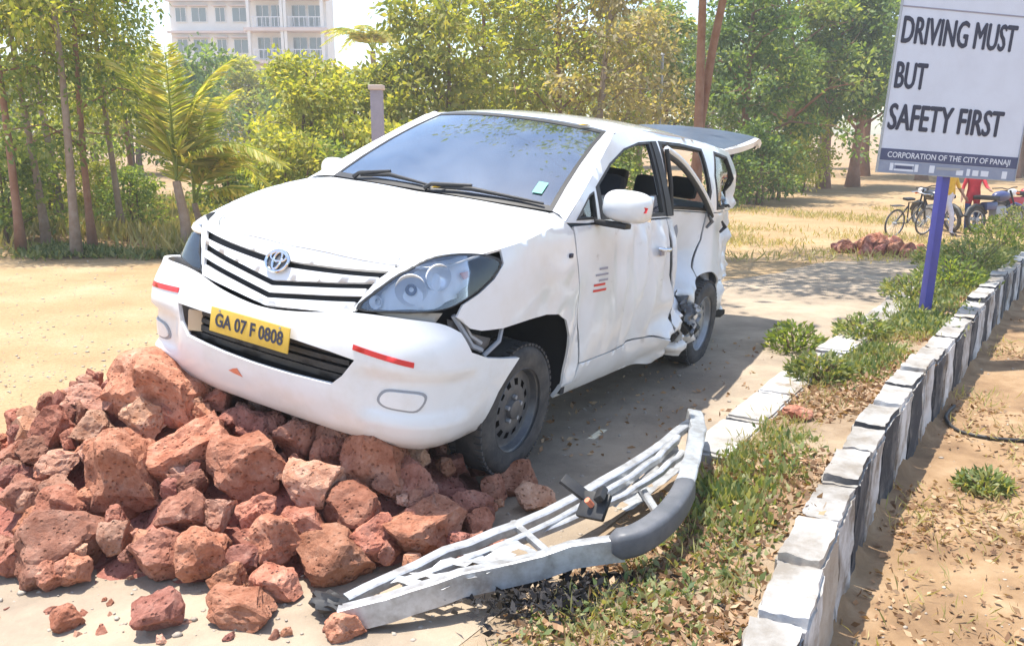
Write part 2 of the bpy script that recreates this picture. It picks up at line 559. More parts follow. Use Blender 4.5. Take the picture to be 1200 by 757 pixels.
def shell(s, z, off=0.0):
    x, y, nx, ny = plan(s)
    w = 1 - sst(.55, 1.45, abs(s))
    d = w * table(FRONT, z) + (1 - w) * table(SIDE, z) + off
    return Vector((x + nx * d, y + ny * d, z))

HOODZ = [(-.6, 1.245), (-.35, 1.222), (-.1, 1.182), (.1, 1.145), (.4, 1.080), (.6, 1.020), (.72, .972), (.8, .925), (.9, .85)]
def hood_at(x, y, off=0.0):
    return Vector((x, y, table(HOODZ, x) - .042 * (abs(y) / .8) ** 2.4 - off - .04 * sst(-.15, -.75, y) * sst(-.1, .55, x)))

def shoulder(s, sg=1):
    for k in range(240):
        z = .85 + k * .0015
        p = shell(s, z)
        if z >= hood_at(p.x, p.y * sg).z:
            return z
    return 1.2

GREEN = [(1.0, .872), (1.08, .856), (1.14, .838), (1.25, .802), (1.38, .752), (1.5, .70), (1.58, .66), (1.63, .625), (1.66, .59)]
def green(x, z, off=0.0):
    return Vector((x, table(GREEN, z) - .05 * sst(-2.9, -3.7, x) - off, z))

ROOFZ = [(-3.6, 1.60), (-3.4, 1.645), (-2.8, 1.69), (-2.0, 1.712), (-1.5, 1.70), (-1.2, 1.675), (-1.0, 1.642)]
def roof_at(x, y):
    return Vector((x, y, table(ROOFZ, x) - .055 * (abs(y) / .62) ** 2.6))

def wscreen(u, v, off=0.0):
    """windscreen: u across (-1..1), v from cowl (0) to roof (1)"""
    b = Vector((-.19 - .13 * u * u, .715 * u, 1.205 - .012 * u * u))
    t = Vector((-1.04 - .08 * u * u, .578 * u, 1.648 - .034 * u * u))
    p = b.lerp(t, v) + Vector((.03, 0, .05)) * (v * (1 - v) * 4 * .45)
    n = Vector((.5, 0, .87))
    return p - n * off

def crush(p):
    """what the collision did to the car's left flank"""
    p = Vector(p)
    x, z = p.x, p.z
    if p.y < .3: return p
    d = 0.0
    # rear door stove in behind the centre pillar
    if x < -1.69:
        d += .33 * sst(-1.69, -1.93, x) * (1 - sst(-2.3, -2.8, x) * .75) * math.exp(-((z - .92) / .36) ** 2)
    # vertical buckles in the front door, growing towards the pillar
    w = sst(-.62, -1.5, x) * (1 - sst(-1.62, -1.72, x)) * sst(.36, .55, z) * (1 - sst(1.02, 1.14, z))
    tri = lambda t: abs((t / 3.1416) % 2 - 1) * 2 - 1          # folded, not rippled
    d += w * (.026 * tri(x * 25 + z * 2.5) + .018 * tri(x * 43 - z * 9 + 1))
    d -= .035 * math.exp(-((x + 1.66) / .09) ** 2) * sst(.45, .7, z) * (1 - sst(1.0, 1.14, z))
    d += .05 * math.exp(-((x + 1.30) / .16) ** 2 - ((z - .50) / .16) ** 2)
    if x < -1.69:                    # star-shaped folds where the blow landed
        w = sst(-1.69, -1.8, x) * (1 - sst(-2.45, -2.75, x)) * (1 - sst(1.02, 1.14, z))
        a_ = math.atan2(z - .62, x + 2.02)
        rr_ = math.hypot(z - .62, x + 2.02)
        d += w * .075 * (abs((a_ * 7 / 3.1416) % 2 - 1) * 2 - 1) * sst(.05, .25, rr_) * (1 - sst(.4, .75, rr_))
    # shallow kink behind the front arch
    d += .03 * math.exp(-((x + .48) / .07) ** 2) * (1 - sst(.7, .95, z)) * sst(.3, .4, z)
    # torn metal ahead of the rear wheel
    w = sst(-1.45, -1.75, x) * (1 - sst(-2.30, -2.5, x)) * (1 - sst(.50, .76, z))
    if w > 0:
        q = Vector((x * 6, p.y * 3, z * 6))
        n_ = noise.noise(q) + .6 * noise.noise(q * 2.1)
        d += w * (.13 * n_ - .05)
        p.z += w * .06 * noise.noise(q + Vector((9, 0, 0)))
        p.x += w * .06 * noise.noise(q + Vector((0, 9, 0)))
    # battered rear quarter
    w = sst(-2.95, -3.2, x) * (1 - sst(1.25, 1.45, z))
    if w > 0:
        d += w * (.10 * noise.noise((x * 6, 1, z * 5)) + .05 * noise.noise((x * 13, 4, z * 12)) + .05)
    # fender
    d += .012 * sst(.15, -.1, x) * (1 - sst(-.25, -.4, x)) * noise.noise((x * 8, 3, z * 8)) * (1 - sst(.95, 1.05, z))
    p.y -= d
    return p

def pnpoly(x, y, loops):
    c = False
    for L in loops:
        j = len(L) - 1
        for i in range(len(L)):
            if (L[i][1] > y) != (L[j][1] > y) and x < (L[j][0] - L[i][0]) * (y - L[i][1]) / (L[j][1] - L[i][1]) + L[i][0]:
                c = not c
            j = i
    return c

def densify(L, res):
    out = []
    for a, b in zip(L, L[1:] + L[:1]):
        n = max(1, int(math.dist(a, b) / res + .5))
        for k in range(n):
            out.append((a[0] + (b[0] - a[0]) * k / n, a[1] + (b[1] - a[1]) * k / n))
    return out

def patch(name, outline, fn, mat, parent, holes=(), res=.04, th=.010, center=None):
    """a panel: a flat outline (with openings) meshed finely and laid on a curved surface, with thickness"""
    loops = [densify(list(outline), res)] + [densify(list(h), res) for h in holes]
    V, E = [], []
    for L in loops:
        o = len(V)
        V += [Vector(p) for p in L]
        E += [(o + i, o + (i + 1) % len(L)) for i in range(len(L))]
    A = np.array([[*V[a], *V[b]] for a, b in E])
    xs = [p[0] for p in loops[0]]
    ys = [p[1] for p in loops[0]]
    ny = int((max(ys) - min(ys)) / (res * .87)) + 1
    for j in range(1, ny):
        yy = min(ys) + j * res * .87
        xx = min(xs) + (res * .5 if j % 2 else 0)
        while xx < max(xs):
            if pnpoly(xx, yy, loops):
                ax, ay, bx, by = A.T
                dx, dy = bx - ax, by - ay
                t = np.clip(((xx - ax) * dx + (yy - ay) * dy) / (dx * dx + dy * dy + 1e-12), 0, 1)
                if np.min(np.hypot(xx - ax - t * dx, yy - ay - t * dy)) > res * .42:
                    V.append(Vector((xx, yy)))
            xx += res
    rv, re, rf, *_ = delaunay_2d_cdt(V, E, [], 0, 1e-6)
    rf = [f for f in rf if pnpoly(sum(rv[i].x for i in f) / 3, sum(rv[i].y for i in f) / 3, loops)]
    P = [fn(v.x, v.y) for v in rv]
    F = [list(f) for f in rf]
    Pn = np.array([tuple(p) for p in P])
    N = np.zeros_like(Pn)
    Fa = np.array(F)
    fn_ = np.cross(Pn[Fa[:, 1]] - Pn[Fa[:, 0]], Pn[Fa[:, 2]] - Pn[Fa[:, 0]])
    for k in range(3):
        np.add.at(N, Fa[:, k], fn_)
    cc = np.stack([np.clip(Pn[:, 0], -3.0, .1), np.zeros(len(Pn)), np.full(len(Pn), .75)], 1) if center is None else np.array(center)
    if np.sum(N * (Pn - cc)) < 0:
        N, F = -N, [f[::-1] for f in F]
    N /= np.linalg.norm(N, axis=1)[:, None] + 1e-12
    n = len(P)
    verts = [tuple(p) for p in Pn]
    faces = [tuple(f) for f in F]
    if th > 0:
        B = Pn - N * th
        verts += [tuple(p) for p in B]
        faces += [tuple(i + n for i in f[::-1]) for f in F]
        cnt = {}
        for f in F:
            for a, b in zip(f, f[1:] + f[:1]):
                cnt[(a, b)] = 1
        for (a, b) in list(cnt):
            if (b, a) not in cnt:
                k = len(verts)
                verts += [verts[a], verts[b], verts[b + n], verts[a + n]]
                faces.append((k + 1, k, k + 3, k + 2))
    return mesh_obj(name, verts, faces, mat, parent, smooth=True)

def mir(fn):
    def g(a, b):
        p = fn(a, b)
        return Vector((p.x, -p.y, p.z))
    return g

car = empty('crashed_minivan', (-.710, 4.309, .232))
_y, _p, _r = 4.18096, .0604, .0982
_Rz = Matrix.Rotation(_y, 3, 'Z')
_Ry = Matrix(((math.cos(_p), 0, -math.sin(_p)), (0, 1, 0), (math.sin(_p), 0, math.cos(_p))))
_Rx = Matrix(((1, 0, 0), (0, math.cos(_r), math.sin(_r)), (0, -math.sin(_r), math.cos(_r))))
car.rotation_euler = (_Rz @ _Ry @ _Rx).to_euler()
tag(car, 'white minivan with crushed side and open tailgate stranded on the heap of red stones', 'car')

L_ = lambda s, z: crush(shell(s, z))
Rr = lambda s, z: Vector((shell(s, z).x, -shell(s, z).y, z))

# ---- front bumper, one skin from wheel arch to wheel arch; its left end has dropped out of its clips
intake = [(-.53, .610), (-.505, .53), (-.455, .475), (-.2, .458), (0, .453), (.2, .455), (.42, .463), (.47, .51), (.52, .585), (.40, .598), (.2, .608), (0, .612), (-.25, .612)]
bump_out = catmull([(-1.42, .71), (-1.1, .745), (-.85, .77), (-.62, .775), (-.45, .757), (-.25, .722), (0, .702), (.22, .722), (.45, .762), (.66, .774), (.86, .768), (.965, .730)], 5)
bump_out += [(1.03, .645), (1.15, .605), (1.28, .582), (1.42, .562), (1.35, .49), (1.295, .42), (1.265, .33), (1.25, .235), (1.12, .205), (.92, .195), (.75, .195), (.55, .215), (.25, .235), (0, .24), (-.25, .235), (-.55, .215), (-.85, .20), (-1.1, .21), (-1.25, .25), (-1.30, .40), (-1.36, .52)]
def bump_map(s, z):
    p = shell(s, z, -.012)
    # corner swells out a little more than the body above, and a fold runs across at the lamp level
    p -= Vector((0, 0, 0))
    k = sst(.55, .75, z)
    f = sst(.50, .60, abs(s)) * (1 - sst(1.0, 1.15, abs(s)))
    q = shell(s, z, -.012 + .034 * sst(.562, .545, z) * sst(.36, .385, z) * f - .014 * sst(.30, .27, z) * (1 - sst(1.0, 1.2, abs(s))))
    q.x += .015 * sst(.5, 1.0, abs(s)) * (1 - k)
    w = sst(-.45, -.8, s)            # the right end is sprung outwards
    q.x += .035 * w
    q.y -= .045 * w
    return q
bumper = patch('front_bumper', bump_out, bump_map, M['bumper_paint'], car, holes=[intake], res=.035, th=.02)
# dark mouth behind the intake and the slats in it
patch('intake_backing', [(-.58, .68), (-.56, .42), (.52, .40), (.58, .66)], lambda s, z: shell(s, z, .09), M['cavity'], car, res=.08)
for zz, t_ in ((.585, .018), (.552, .020), (.516, .026), (.482, .026)):
    patch('intake_slat', [(-.50, zz - t_ / 2), (0, zz - t_ / 2 - .002), (.47, zz - t_ / 2), (.47, zz + t_ / 2), (0, zz + t_ / 2), (-.50, zz + t_ / 2)], lambda s, z: shell(s, z, .035), M['black'], car, res=.05, th=.03)
# a broken lamp bracket shows in the right end of the mouth
box('lamp_bracket', tuple(shell(-.45, .545, .03)), (.03, .07, .10), material('tan_plastic', (.55, .42, .28), .7), car, Euler((0, 0, .5)), .008)
# fog lamp blanks
def fog(sg):
    ol = catmull([(sg*.619, .432), (sg*.650, .478), (sg*.735, .486), (sg*.825, .480), (sg*.845, .450), (sg*.808, .396), (sg*.73, .394), (sg*.650, .402)], 4, True)
    patch('fog_lamp_bezel', ol, lambda s, z: bump_map(s, z) + (bump_map(s, z) - shell(s, z, .1)).normalized() * .004, M['trim'], car, res=.03, th=.004)
    cx, cz = sg * .734, .441
    il = [((x - cx) * .88 + cx, (z - cz) * .80 + cz) for x, z in ol]
    patch('fog_lamp_cover', il, lambda s, z: bump_map(s, z) + (bump_map(s, z) - shell(s, z, .1)).normalized() * .009, M['bumper_paint'], car, res=.03, th=.006)
fog(1); fog(-1)
out_ = lambda s, z, o: bump_map(s, z) + (bump_map(s, z) - shell(s, z, .1)).normalized() * o
tape = patch('reflective_tape', [(.507, .626), (.767, .592), (.767, .614), (.507, .648)], lambda s, z: out_(s, z, .003), M['red'], car, res=.03, th=.002)
patch('reflective_tape', [(-.54, .655), (-.76, .640), (-.76, .664), (-.54, .679)], lambda s, z: out_(s, z, .003), M['red'], car, res=.03, th=.002)
patch('scrape_mark', [(-.14, .395), (-.11, .405), (-.08, .37), (-.14, .375), (-.17, .38)], lambda s, z: out_(s, z, .002), M['orange'], car, res=.02, th=.001)

# ---- grille: dark recess with three bowed bright bars
def g_line(c, e, k):
    """a bowed line across the nose: height c at the middle, e at half width .5"""
    return lambda s: c + (e - c) * (min(1.15, abs(s) / .5)) ** k
patch('grille_backing', [(-.50, .77), (-.25, .735), (0, .70), (.25, .735), (.50, .77), (.62, .95), (0, .95), (-.62, .95)], lambda s, z: shell(s, z, .035), M['cavity'], car, res=.06)
for nm, lo_, hi_, hw in (('grille_bar', g_line(.708, .758, 1.0), g_line(.738, .808, 1.0), .455), ('grille_bar', g_line(.760, .832, 1.0), g_line(.790, .862, 1.0), .49),
                         ('grille_bar', g_line(.812, .886, 1.0), g_line(.874, .908, 1.3), .535), ('bonnet_lip', g_line(.900, .934, 1.3), lambda s: shoulder(s, 1 if s > 0 else -1) + .001, .60)):
    n = 24
    ss = [-hw + 2 * hw * k / n for k in range(n + 1)]
    patch(nm, [(q, lo_(q)) for q in ss] + [(q, hi_(q)) for q in ss[::-1]], lambda s, z: shell(s, z, .002), M['paint'] if nm == 'bonnet_lip' else M['bar'], car, res=.03, th=.022)
for sg in (1, -1):      # body-coloured cheeks between grille and lamp
    ck = [(.462, .765), (.53, .858), (.63, .938), (.69, .968), (.76, .995), (.70, .985), (.60, .955), (.53, .90), (.485, .83), (.45, .768)]
    patch('grille_cheek', [(sg * a, b) for a, b in ck], lambda s, z: shell(s, z, .003), M['paint'], car, res=.03, th=.015)
# emblem: a ring with two crossing ovals inside
def ring_on(parent, name, cx, cz, rx, rz, w, mat):
    bm = bmesh.new()
    pts = []
    for k in range(29):
        a = 2 * math.pi * k / 28
        p = shell(cx + rx * math.cos(a), cz + rz * math.sin(a), -.014)
        pts.append(p)
    tube_bm(bm, pts, w, 6, caps=False)
    return bm_obj(name, bm, mat, parent, True)
emb_back = patch('emblem', [(.062 * math.cos(2*math.pi*k/24), .895 + .043 * math.sin(2*math.pi*k/24)) for k in range(24)], lambda s, z: shell(s, z, -.008), M['steel'], car, res=.03, th=.01)
ring_on(emb_back, 'emblem_ring', 0, .895, .064, .044, .0065, M['chrome'])
ring_on(emb_back, 'emblem_ring', 0, .897, .022, .036, .0055, M['chrome'])
ring_on(emb_back, 'emblem_ring', 0, .912, .046, .019, .0055, M['chrome'])

# ---- number plate
pc = shell(-.02, .603, -.035)
plate = empty('number_plate', tuple(pc), parent=car)
plate.rotation_euler = (R(90 - 4), R(0), R(90))
box('plate_panel', (0, 0, 0), (.47, .108, .006), M['yellow'], plate, None, .002)
text_mesh('plate_lettering', 'GA 07 F 0808', .082, M['ink'], plate, Matrix.Translation((0, 0, .0045)), .0018, sx=.87)
for sx in (-.18, .18):
    tube('plate_screw', [(sx, .045, .002), (sx, .045, .006)], .005, M['galv'], plate, 8)

# ---- headlamps
lamp = catmull([(.468, .777), (.54, .862), (.645, .945), (.80, 1.005), (.98, 1.033), (1.115, 1.037), (1.205, 1.024), (1.238, .998), (1.176, .942), (1.079, .887), (.98, .847), (.91, .824), (.805, .806), (.641, .790)], 3, True)
def scale_loop(L, f, c=None):
    c = c or (sum(p[0] for p in L) / len(L), sum(p[1] for p in L) / len(L))
    return [((a - c[0]) * f + c[0], (b - c[1]) * f + c[1]) for a, b in L]
def bowl(name, fnm, s, z, rad, depth, off, mat, parent):
    """a round reflector facing out of the lamp"""
    p0, p1 = fnm(s, z, off), fnm(s, z, off + .1)
    ax = (p0 - p1).normalized()
    bm = bmesh.new()
    lathe_bm(bm, [(.012, -depth), (rad * .45, -depth * .8), (rad * .8, -depth * .42), (rad, 0), (rad * 1.07, .004), (rad * 1.10, -.004)], 24, 'z')
    bmesh.ops.transform(bm, matrix=Matrix.Translation(p0) @ ax.to_track_quat('Z', 'Y').to_matrix().to_4x4(), verts=bm.verts)
    return bm_obj(name, bm, mat, parent, True, 60)
def headlamp(sg):
    def fm(s, z, off=0.0):
        p = shell(s, z, off)
        return Vector((p.x, p.y * sg, p.z if sg > 0 else .77 + (p.z - .777) * .84))
    hl = empty('headlight', tuple(fm(.8, .9)), parent=car)
    loc = hl.location.copy()
    sh = lambda s, z, off=0.0: fm(s, z, off) - loc
    c0 = tuple(Vector((0, 0, .75)) - loc)
    ring_in = scale_loop(lamp, .955)
    patch('lamp_seal', lamp, lambda s, z: sh(s, z, -.001), M['black'], hl, holes=[ring_in], res=.03, th=.03, center=c0)
    patch('lens', ring_in, lambda s, z: sh(s, z, -.003 + .004), M['lens'], hl, res=.035, th=.004, center=c0)
    patch('housing', scale_loop(lamp, .97), lambda s, z: sh(s, z, .045 + .03 * noise.noise((s * 9, z * 9, 0))), M['lampgrey'], hl, res=.03, th=.004, center=c0)
    dp = .0 if sg > 0 else .045
    rs = 1 if sg > 0 else .6
    bowl('reflector', sh, .71, .880, .060 * rs, .03, .020 + dp, M['lampwhite'], hl)
    bowl('reflector', sh, .545, .812, .026 * rs, .02, .018 + dp, M['lampwhite'], hl)
    bowl('reflector', sh, .88, .938, .052 * rs, .03, .022 + dp, M['lampwhite'], hl)
    bowl('bulb', sh, .71, .880, .022 * rs, .01, .024 + dp, M['navyglass'], hl)
    am = [(1.015, .960), (1.06, .967), (1.075, .945), (1.03, .935)]
    patch('indicator', am, lambda s, z: sh(s, z, .018), M['amber'], hl, res=.02, th=.01, center=c0)
    dk = [(1.10, 1.018), (1.205, 1.014), (1.220, .995), (1.165, .945), (1.08, .900), (.98, .860), (.98, .880), (1.08, .930), (1.14, .970)]
    patch('lamp_shroud', dk, lambda s, z: sh(s, z, .014), M['black'], hl, res=.03, th=.01, center=c0)
    return hl
M['lampgrey'] = material('lamp_housing', (.80, .83, .86), .3)
M['lampwhite'] = material('silvered_reflector', (.85, .87, .90), .25, metal=.35)
M['navyglass'] = material('bulb_glass', (.08, .11, .17), .15)
headlamp(1); headlamp(-1)

# ---- bonnet and wings
shut = [(.66, .50), (.60, .585), (.50, .665), (.36, .715), (.15, .735), (-.05, .735), (-.20, .72), (-.295, .712)]    # bonnet edge, from the lamp back to the screen
front_edge = []
for k in range(-10, 11):
    s_ = .60 * k / 10
    p = shell(s_, shoulder(s_, 1 if s_ > 0 else -1))
    front_edge.append((p.x + .004, p.y))
sh_c = catmull(shut, 4)
back = [(-.19 - .13 * (u / 10) ** 2 + .02, .715 * u / 10) for u in range(10, -11, -1)]
hood_out = [q for q in front_edge] + [(x, y - .004) for x, y in sh_c[2:]] + back[1:-1] + [(x, -y + .004) for x, y in sh_c[2:][::-1]]
patch('bonnet', hood_out, lambda x, y: hood_at(x, y) + Vector((0, 0, .004 * math.sin(min(1, abs(y) / .5) * math.pi))), M['paint'], car, res=.05, th=.012)

def wing(sg):
    """front wing: flank piece down to the arch and the shoulder up to the bonnet, one panel"""
    arch = [(1.035, .738), (1.10, .724), (1.253, .718), (1.46, .731), (1.62, .736), (1.75, .722), (1.85, .680), (1.91, .59), (1.95, .47), (1.975, .36), (1.985, .30)] if sg > 0 else \
           [(1.03, .74)] + [(1.56 - .40 * math.cos(R(a)), .36 + .40 * math.sin(R(a))) for a in range(70, 181, 12)]
    tail = [(2.115, .30), (2.115, .408), (2.055, .585), (1.962, .776), (1.893, .994), (1.872, 1.115)]
    top = [(s, shoulder(s, sg)) for s in (1.8, 1.65, 1.5, 1.36, 1.245)]
    lampline = [(1.250, .995), (1.186, .935), (1.09, .880), (.99, .838), (.955, .79)]
    fn = L_ if sg > 0 else (lambda s, z: Vector((shell(s, z).x, -shell(s, z).y, z)))
    w = patch('front_wing', arch + tail + top + lampline, fn, M['paint'], car, res=.035, th=.012)
    up = [(x, y + .002) for x, y in sh_c]
    lo = []
    for s in (1.872, 1.8, 1.65, 1.5, 1.36, 1.245, 1.12, 1.0, .9, .8, .72, .66, .605):
        p = shell(s, shoulder(s, sg))
        lo.append((p.x, p.y))
    strip = [(-.42, .80)] + lo + up[2:] + [(-.40, .745)]
    patch('wing_shoulder', strip, lambda x, y: hood_at(x, sg * y), M['paint'], w, res=.04, th=.01)
    return w
wl = wing(1); wing(-1)
rep = box('side_repeater', tuple(crush(shell(1.83, 1.0)) + Vector((0, .004, 0))), (.035, .010, .022), M['ink'], car, None, .004)

# torn bracket work between bumper and wing on the left
brk = empty('torn_bracket', tuple(shell(1.040, .70)), parent=car)
b0 = brk.location
tube('bracket_strap', [Vector(shell(0.960, .79, .03)) - b0, Vector(shell(1.010, .72, .02)) - b0, Vector(shell(1.060, .66, .02)) - b0, Vector(shell(1.140, .63, .03)) - b0], .012, M['trim'], brk, 6)
tube('bracket_strap', [Vector(shell(1.010, .78, .04)) - b0, Vector(shell(1.060, .70, .03)) - b0, Vector(shell(1.120, .665, .02)) - b0], .010, M['galv'], brk, 6)
tube('bracket_strap', [Vector(shell(1.160, .60, .03)) - b0, Vector(shell(1.240, .66, .01)) - b0, Vector(shell(1.285, .71, .03)) - b0], .011, M['trim'], brk, 6)
patch('bracket_plate', [(.94, .77), (.97, .70), (1.04, .64), (1.2, .61), (1.25, .66), (1.1, .70), (1.02, .76)], lambda s, z: shell(s, z, .05 + .02 * noise.noise((s * 30, z * 30, 1))) - b0, material('grey_brown_plastic', (.14, .125, .115), .8), brk, res=.02, th=.004, center=tuple(-b0))
patch('lamp_sill', [(.50, .775), (.62, .765), (.85, .752), (.90, .80), (.78, .797), (.63, .786)], lambda s, z: shell(s, z, .03), material('grey_beige_plastic', (.36, .33, .29), .8), car, res=.03, th=.01)

# ---- inner structure and an added dark sheet: keep daylight out of the gaps
patch('inner_front', [(-1.15, .30), (1.05, .30), (1.12, .98), (.9, .985), (.6, .93), (-.6, .93), (-.9, .985), (-1.12, .98)], lambda s, z: shell(s, z, .13), M['cavity'], car, res=.08)
bm = bmesh.new()
box_bm(bm, (-1.62, 0, .30), (4.0, 1.40, .05))
box_bm(bm, (.42, 0, .36), (.66, 1.1, .10))
box_bm(bm, (-.46, 0, .68), (.04, 1.66, .86))
box_bm(bm, (.10, .46, .60), (.90, .03, .56))
box_bm(bm, (.10, -.46, .60), (.90, .03, .56))
box_bm(bm, (-.02, .625, .88), (.84, .34, .02))
box_bm(bm, (-.02, -.625, .88), (.84, .34, .02))
box_bm(bm, (-2.80, .52, .76), (.70, .12, .02))
box_bm(bm, (-2.75, -.60, .76), (.86, .22, .02))
box_bm(bm, (-2.75, .46, .53), (.92, .02, .44))
box_bm(bm, (-2.75, -.50, .53), (.92, .02, .44))
bm_obj('underbody', bm, M['cavity'], car)
tube('front_axle', [(0, -.7, .28), (0, .7, .28)], .04, M['dark'], car)
tube('rear_axle', [(-2.75, -.7, .325), (-2.75, .7, .325)], .05, M['dark'], car)
tube('suspension_strut', [(0, .52, .28), (-.02, .50, .86)], .05, M['dark'], car)

# ---- doors, sills, quarters
def flank(sg):
    fn = L_ if sg > 0 else Rr
    fd = [(2.127, .408), (2.067, .585), (1.974, .776), (1.905, .994), (1.884, 1.135), (2.3, 1.138), (2.8, 1.14), (3.165, 1.142), (3.19, .80), (3.30, .42), (2.7, .415)]
    d1 = patch('front_door', fd, fn, M['wreck'] if sg > 0 else M['paint'], car, res=.03, th=.012)
    rad = [(4.31 - .385 * math.cos(R(a)), .335 + .385 * math.sin(R(a))) for a in range(14, 66, 10)]
    rd = [(3.31, .42), (3.203, .80), (3.177, 1.142), (3.7, 1.144), (4.22, 1.146), (4.21, .95), (4.13, .75)] + rad[::-1] + [(3.83, .42), (3.5, .42)]
    d2 = patch('rear_door', rd, fn, M['wreck'] if sg > 0 else M['paint'], car, res=.025 if sg > 0 else .05, th=.012)
    qa = [(4.31 - .385 * math.cos(R(a)), .335 + .385 * math.sin(R(a))) for a in range(66, 171, 10)]
    q = [(4.145, .745), (4.225, .95), (4.235, 1.147), (4.7, 1.15), (5.10, 1.15), (5.22, 1.05), (5.24, .62), (4.63, .60)] + qa[::-1]
    patch('rear_quarter', q, fn, M['wreck'] if sg > 0 else M['paint'], car, res=.04, th=.012)
    sill = [(1.985, .225), (1.99, .295), (2.118, .295), (2.135, .40), (2.6, .405), (3.2, .408), (3.80, .408), (3.84, .30), (3.80, .215)]
    patch('sill', sill, fn, M['wreck'] if sg > 0 else M['paint'], car, res=.035, th=.02)
    rb = [(4.62, .592), (5.0, .61), (5.24, .612), (5.6, .612), (SMAX - .01, .612), (SMAX - .01, .34), (5.3, .33), (4.75, .34), (4.66, .42)]
    patch('rear_bumper', rb, fn, M['bumper_paint'], car, res=.06, th=.02)
    rt = [(4.62, .43), (4.66, .42), (4.75, .34), (5.3, .33), (5.3, .26), (4.8, .27), (4.64, .33)]
    patch('rear_bumper_trim', rt, lambda s, z: fn(s, z) + Vector((0, .01 * sg, 0)), M['black'], car, res=.05, th=.02)
    tl = [(5.13, 1.14), (5.235, 1.05), (5.245, .64), (5.42, .64), (5.42, 1.14)]
    patch('tail_lamp', tl, fn, M['red'], car, res=.05, th=.02)
    # handles
    for s_ in ((3.03,) if sg > 0 else (3.03, 4.08)):
        h = empty('door_handle', tuple(fn(s_, .975)), parent=car)
        n_ = Vector((0, sg, 0))
        hb = [(-.02, 0), (.05, -.002), (.10, 0)]
        tube('grip', [Vector((x_, 0, z_)) + n_ * o_ for x_, z_, o_ in ((.055, .0, -.01), (.045, 0, .03), (0, -.004, .038), (-.05, 0, .03), (-.06, 0, -.01))], .011, M['chrome'], h, 8)
        box('recess', (0, 0, -.018), (.09, .012, .05), M['greyink'], h, None, .005)
    # door seams stay dark behind the gaps
    patch('door_inner', [(2.13, .42), (1.92, 1.13), (3.15, 1.13), (3.25, .42)], lambda s, z: Vector((fn(s, z).x, fn(s, z).y - sg * .07, z)), M['seat'], car, res=.08, th=.01)
    patch('door_inner', [(3.30, .45), (3.19, 1.13), (4.2, 1.13), (4.12, .76), (3.86, .45)], lambda s, z: Vector((fn(s, z).x, fn(s, z).y - sg * .07, z)), M['seat'], car, res=.08, th=.01)
    patch('quarter_inner', [(4.1, .78), (4.25, 1.15), (5.3, 1.14), (5.35, .5), (4.7, .5)], lambda s, z: Vector((fn(s, z).x, fn(s, z).y - sg * .07, z)), M['seat'], car, res=.1, th=.01)
flank(1); flank(-1)
# ragged metal torn from the sill ahead of the rear wheel
random.seed(5)
for i, (s_, z_) in enumerate(((3.48, .46), (3.66, .50), (3.80, .44))):
    c0 = shell(s_, z_)
    bm = bmesh.new()
    bmesh.ops.create_grid(bm, x_segments=12, y_segments=11, size=.115)
    for v in bm.verts:
        q = v.co * 11 + Vector((i * 7, 0, 0))
        v.co.z += .085 * abs(noise.noise(q)) * 1.6 - .05 * abs(noise.noise(q * 1.9 + Vector((2, 2, 2))))
        v.co.x *= 1 + .3 * noise.noise(q + Vector((3, 3, 3)))
    bmesh.ops.rotate(bm, verts=bm.verts, cent=(0, 0, 0), matrix=Euler((R(-80 + 30 * random.uniform(-1, 1)), R(random.uniform(-35, 35)), R(random.uniform(-40, 40)))).to_matrix())
    bmesh.ops.translate(bm, verts=bm.verts, vec=c0 + Vector((0, .0, 0)))
    bm_obj('torn_sheet', bm, M['wreck'] if i != 1 else M['steel'], car, True, 25)
for i, (s_, z_) in enumerate(((3.40, .40), (3.52, .36), (3.62, .40), (3.74, .35), (3.84, .38))):
    c0 = shell(s_, z_)
    tube('torn_trim', [c0 + Vector((.05, .03, .05)), c0 + Vector((-.01, .06, .0)), c0 + Vector((-.05, .03, -.07))], [.025, .038, .016], M['black'], car, 7)

# folded metal and broken trim where the rear door meets the quarter
for i, (x_, z_, ln_) in enumerate(((-2.68, 1.09, .09), (-2.90, 1.05, .08))):
    c0 = crush(green(x_, z_)) if z_ > 1.05 else crush(Vector((x_, .87, z_)))
    tube('broken_trim', [c0 + Vector((.04, .02, ln_ * .5)), c0 + Vector((-.01, .035, 0)), c0 + Vector((.03, .015, -ln_ * .5))], [.008, .018, .010], M['black'] if i % 2 else M['steel'], car, 6)
# ---- greenhouse
def green_l(x, z): return crush(green(x, z))
def green_r(x, z):
    p = green(x, z); return Vector((p.x, -p.y, p.z))
def zt(x): return min(1.655, roof_at(x, .6).z)
win_q = [(-.36, 1.165), (-.60, 1.165), (-.615, 1.30), (-.56, 1.285)]
win_f = [(-.66, 1.165), (-1.60, 1.165), (-1.60, 1.59), (-1.40, 1.575), (-1.15, 1.53), (-.90, 1.445), (-.66, 1.325)]
win_r = [(-1.78, 1.165), (-2.66, 1.165), (-2.70, 1.30), (-2.62, 1.59), (-2.2, 1.605), (-1.78, 1.60)]
win_z = [(-2.82, 1.175), (-3.42, 1.19), (-3.40, 1.40), (-3.28, 1.56), (-2.9, 1.585), (-2.80, 1.42)]
frame_out = [(-.235, 1.155), (-.45, 1.148), (-1.0, 1.150), (-2.0, 1.152), (-3.0, 1.156), (-3.52, 1.160), (-3.56, 1.30), (-3.52, 1.48), (-3.42, 1.60)] + [(x, zt(x)) for x in (-3.2, -2.8, -2.2, -1.7, -1.35, -1.18)] + [(-1.06, 1.60), (-.9, 1.515), (-.6, 1.355), (-.33, 1.205)]
def shrink(L, f): return scale_loop(L, f)
sides = {}
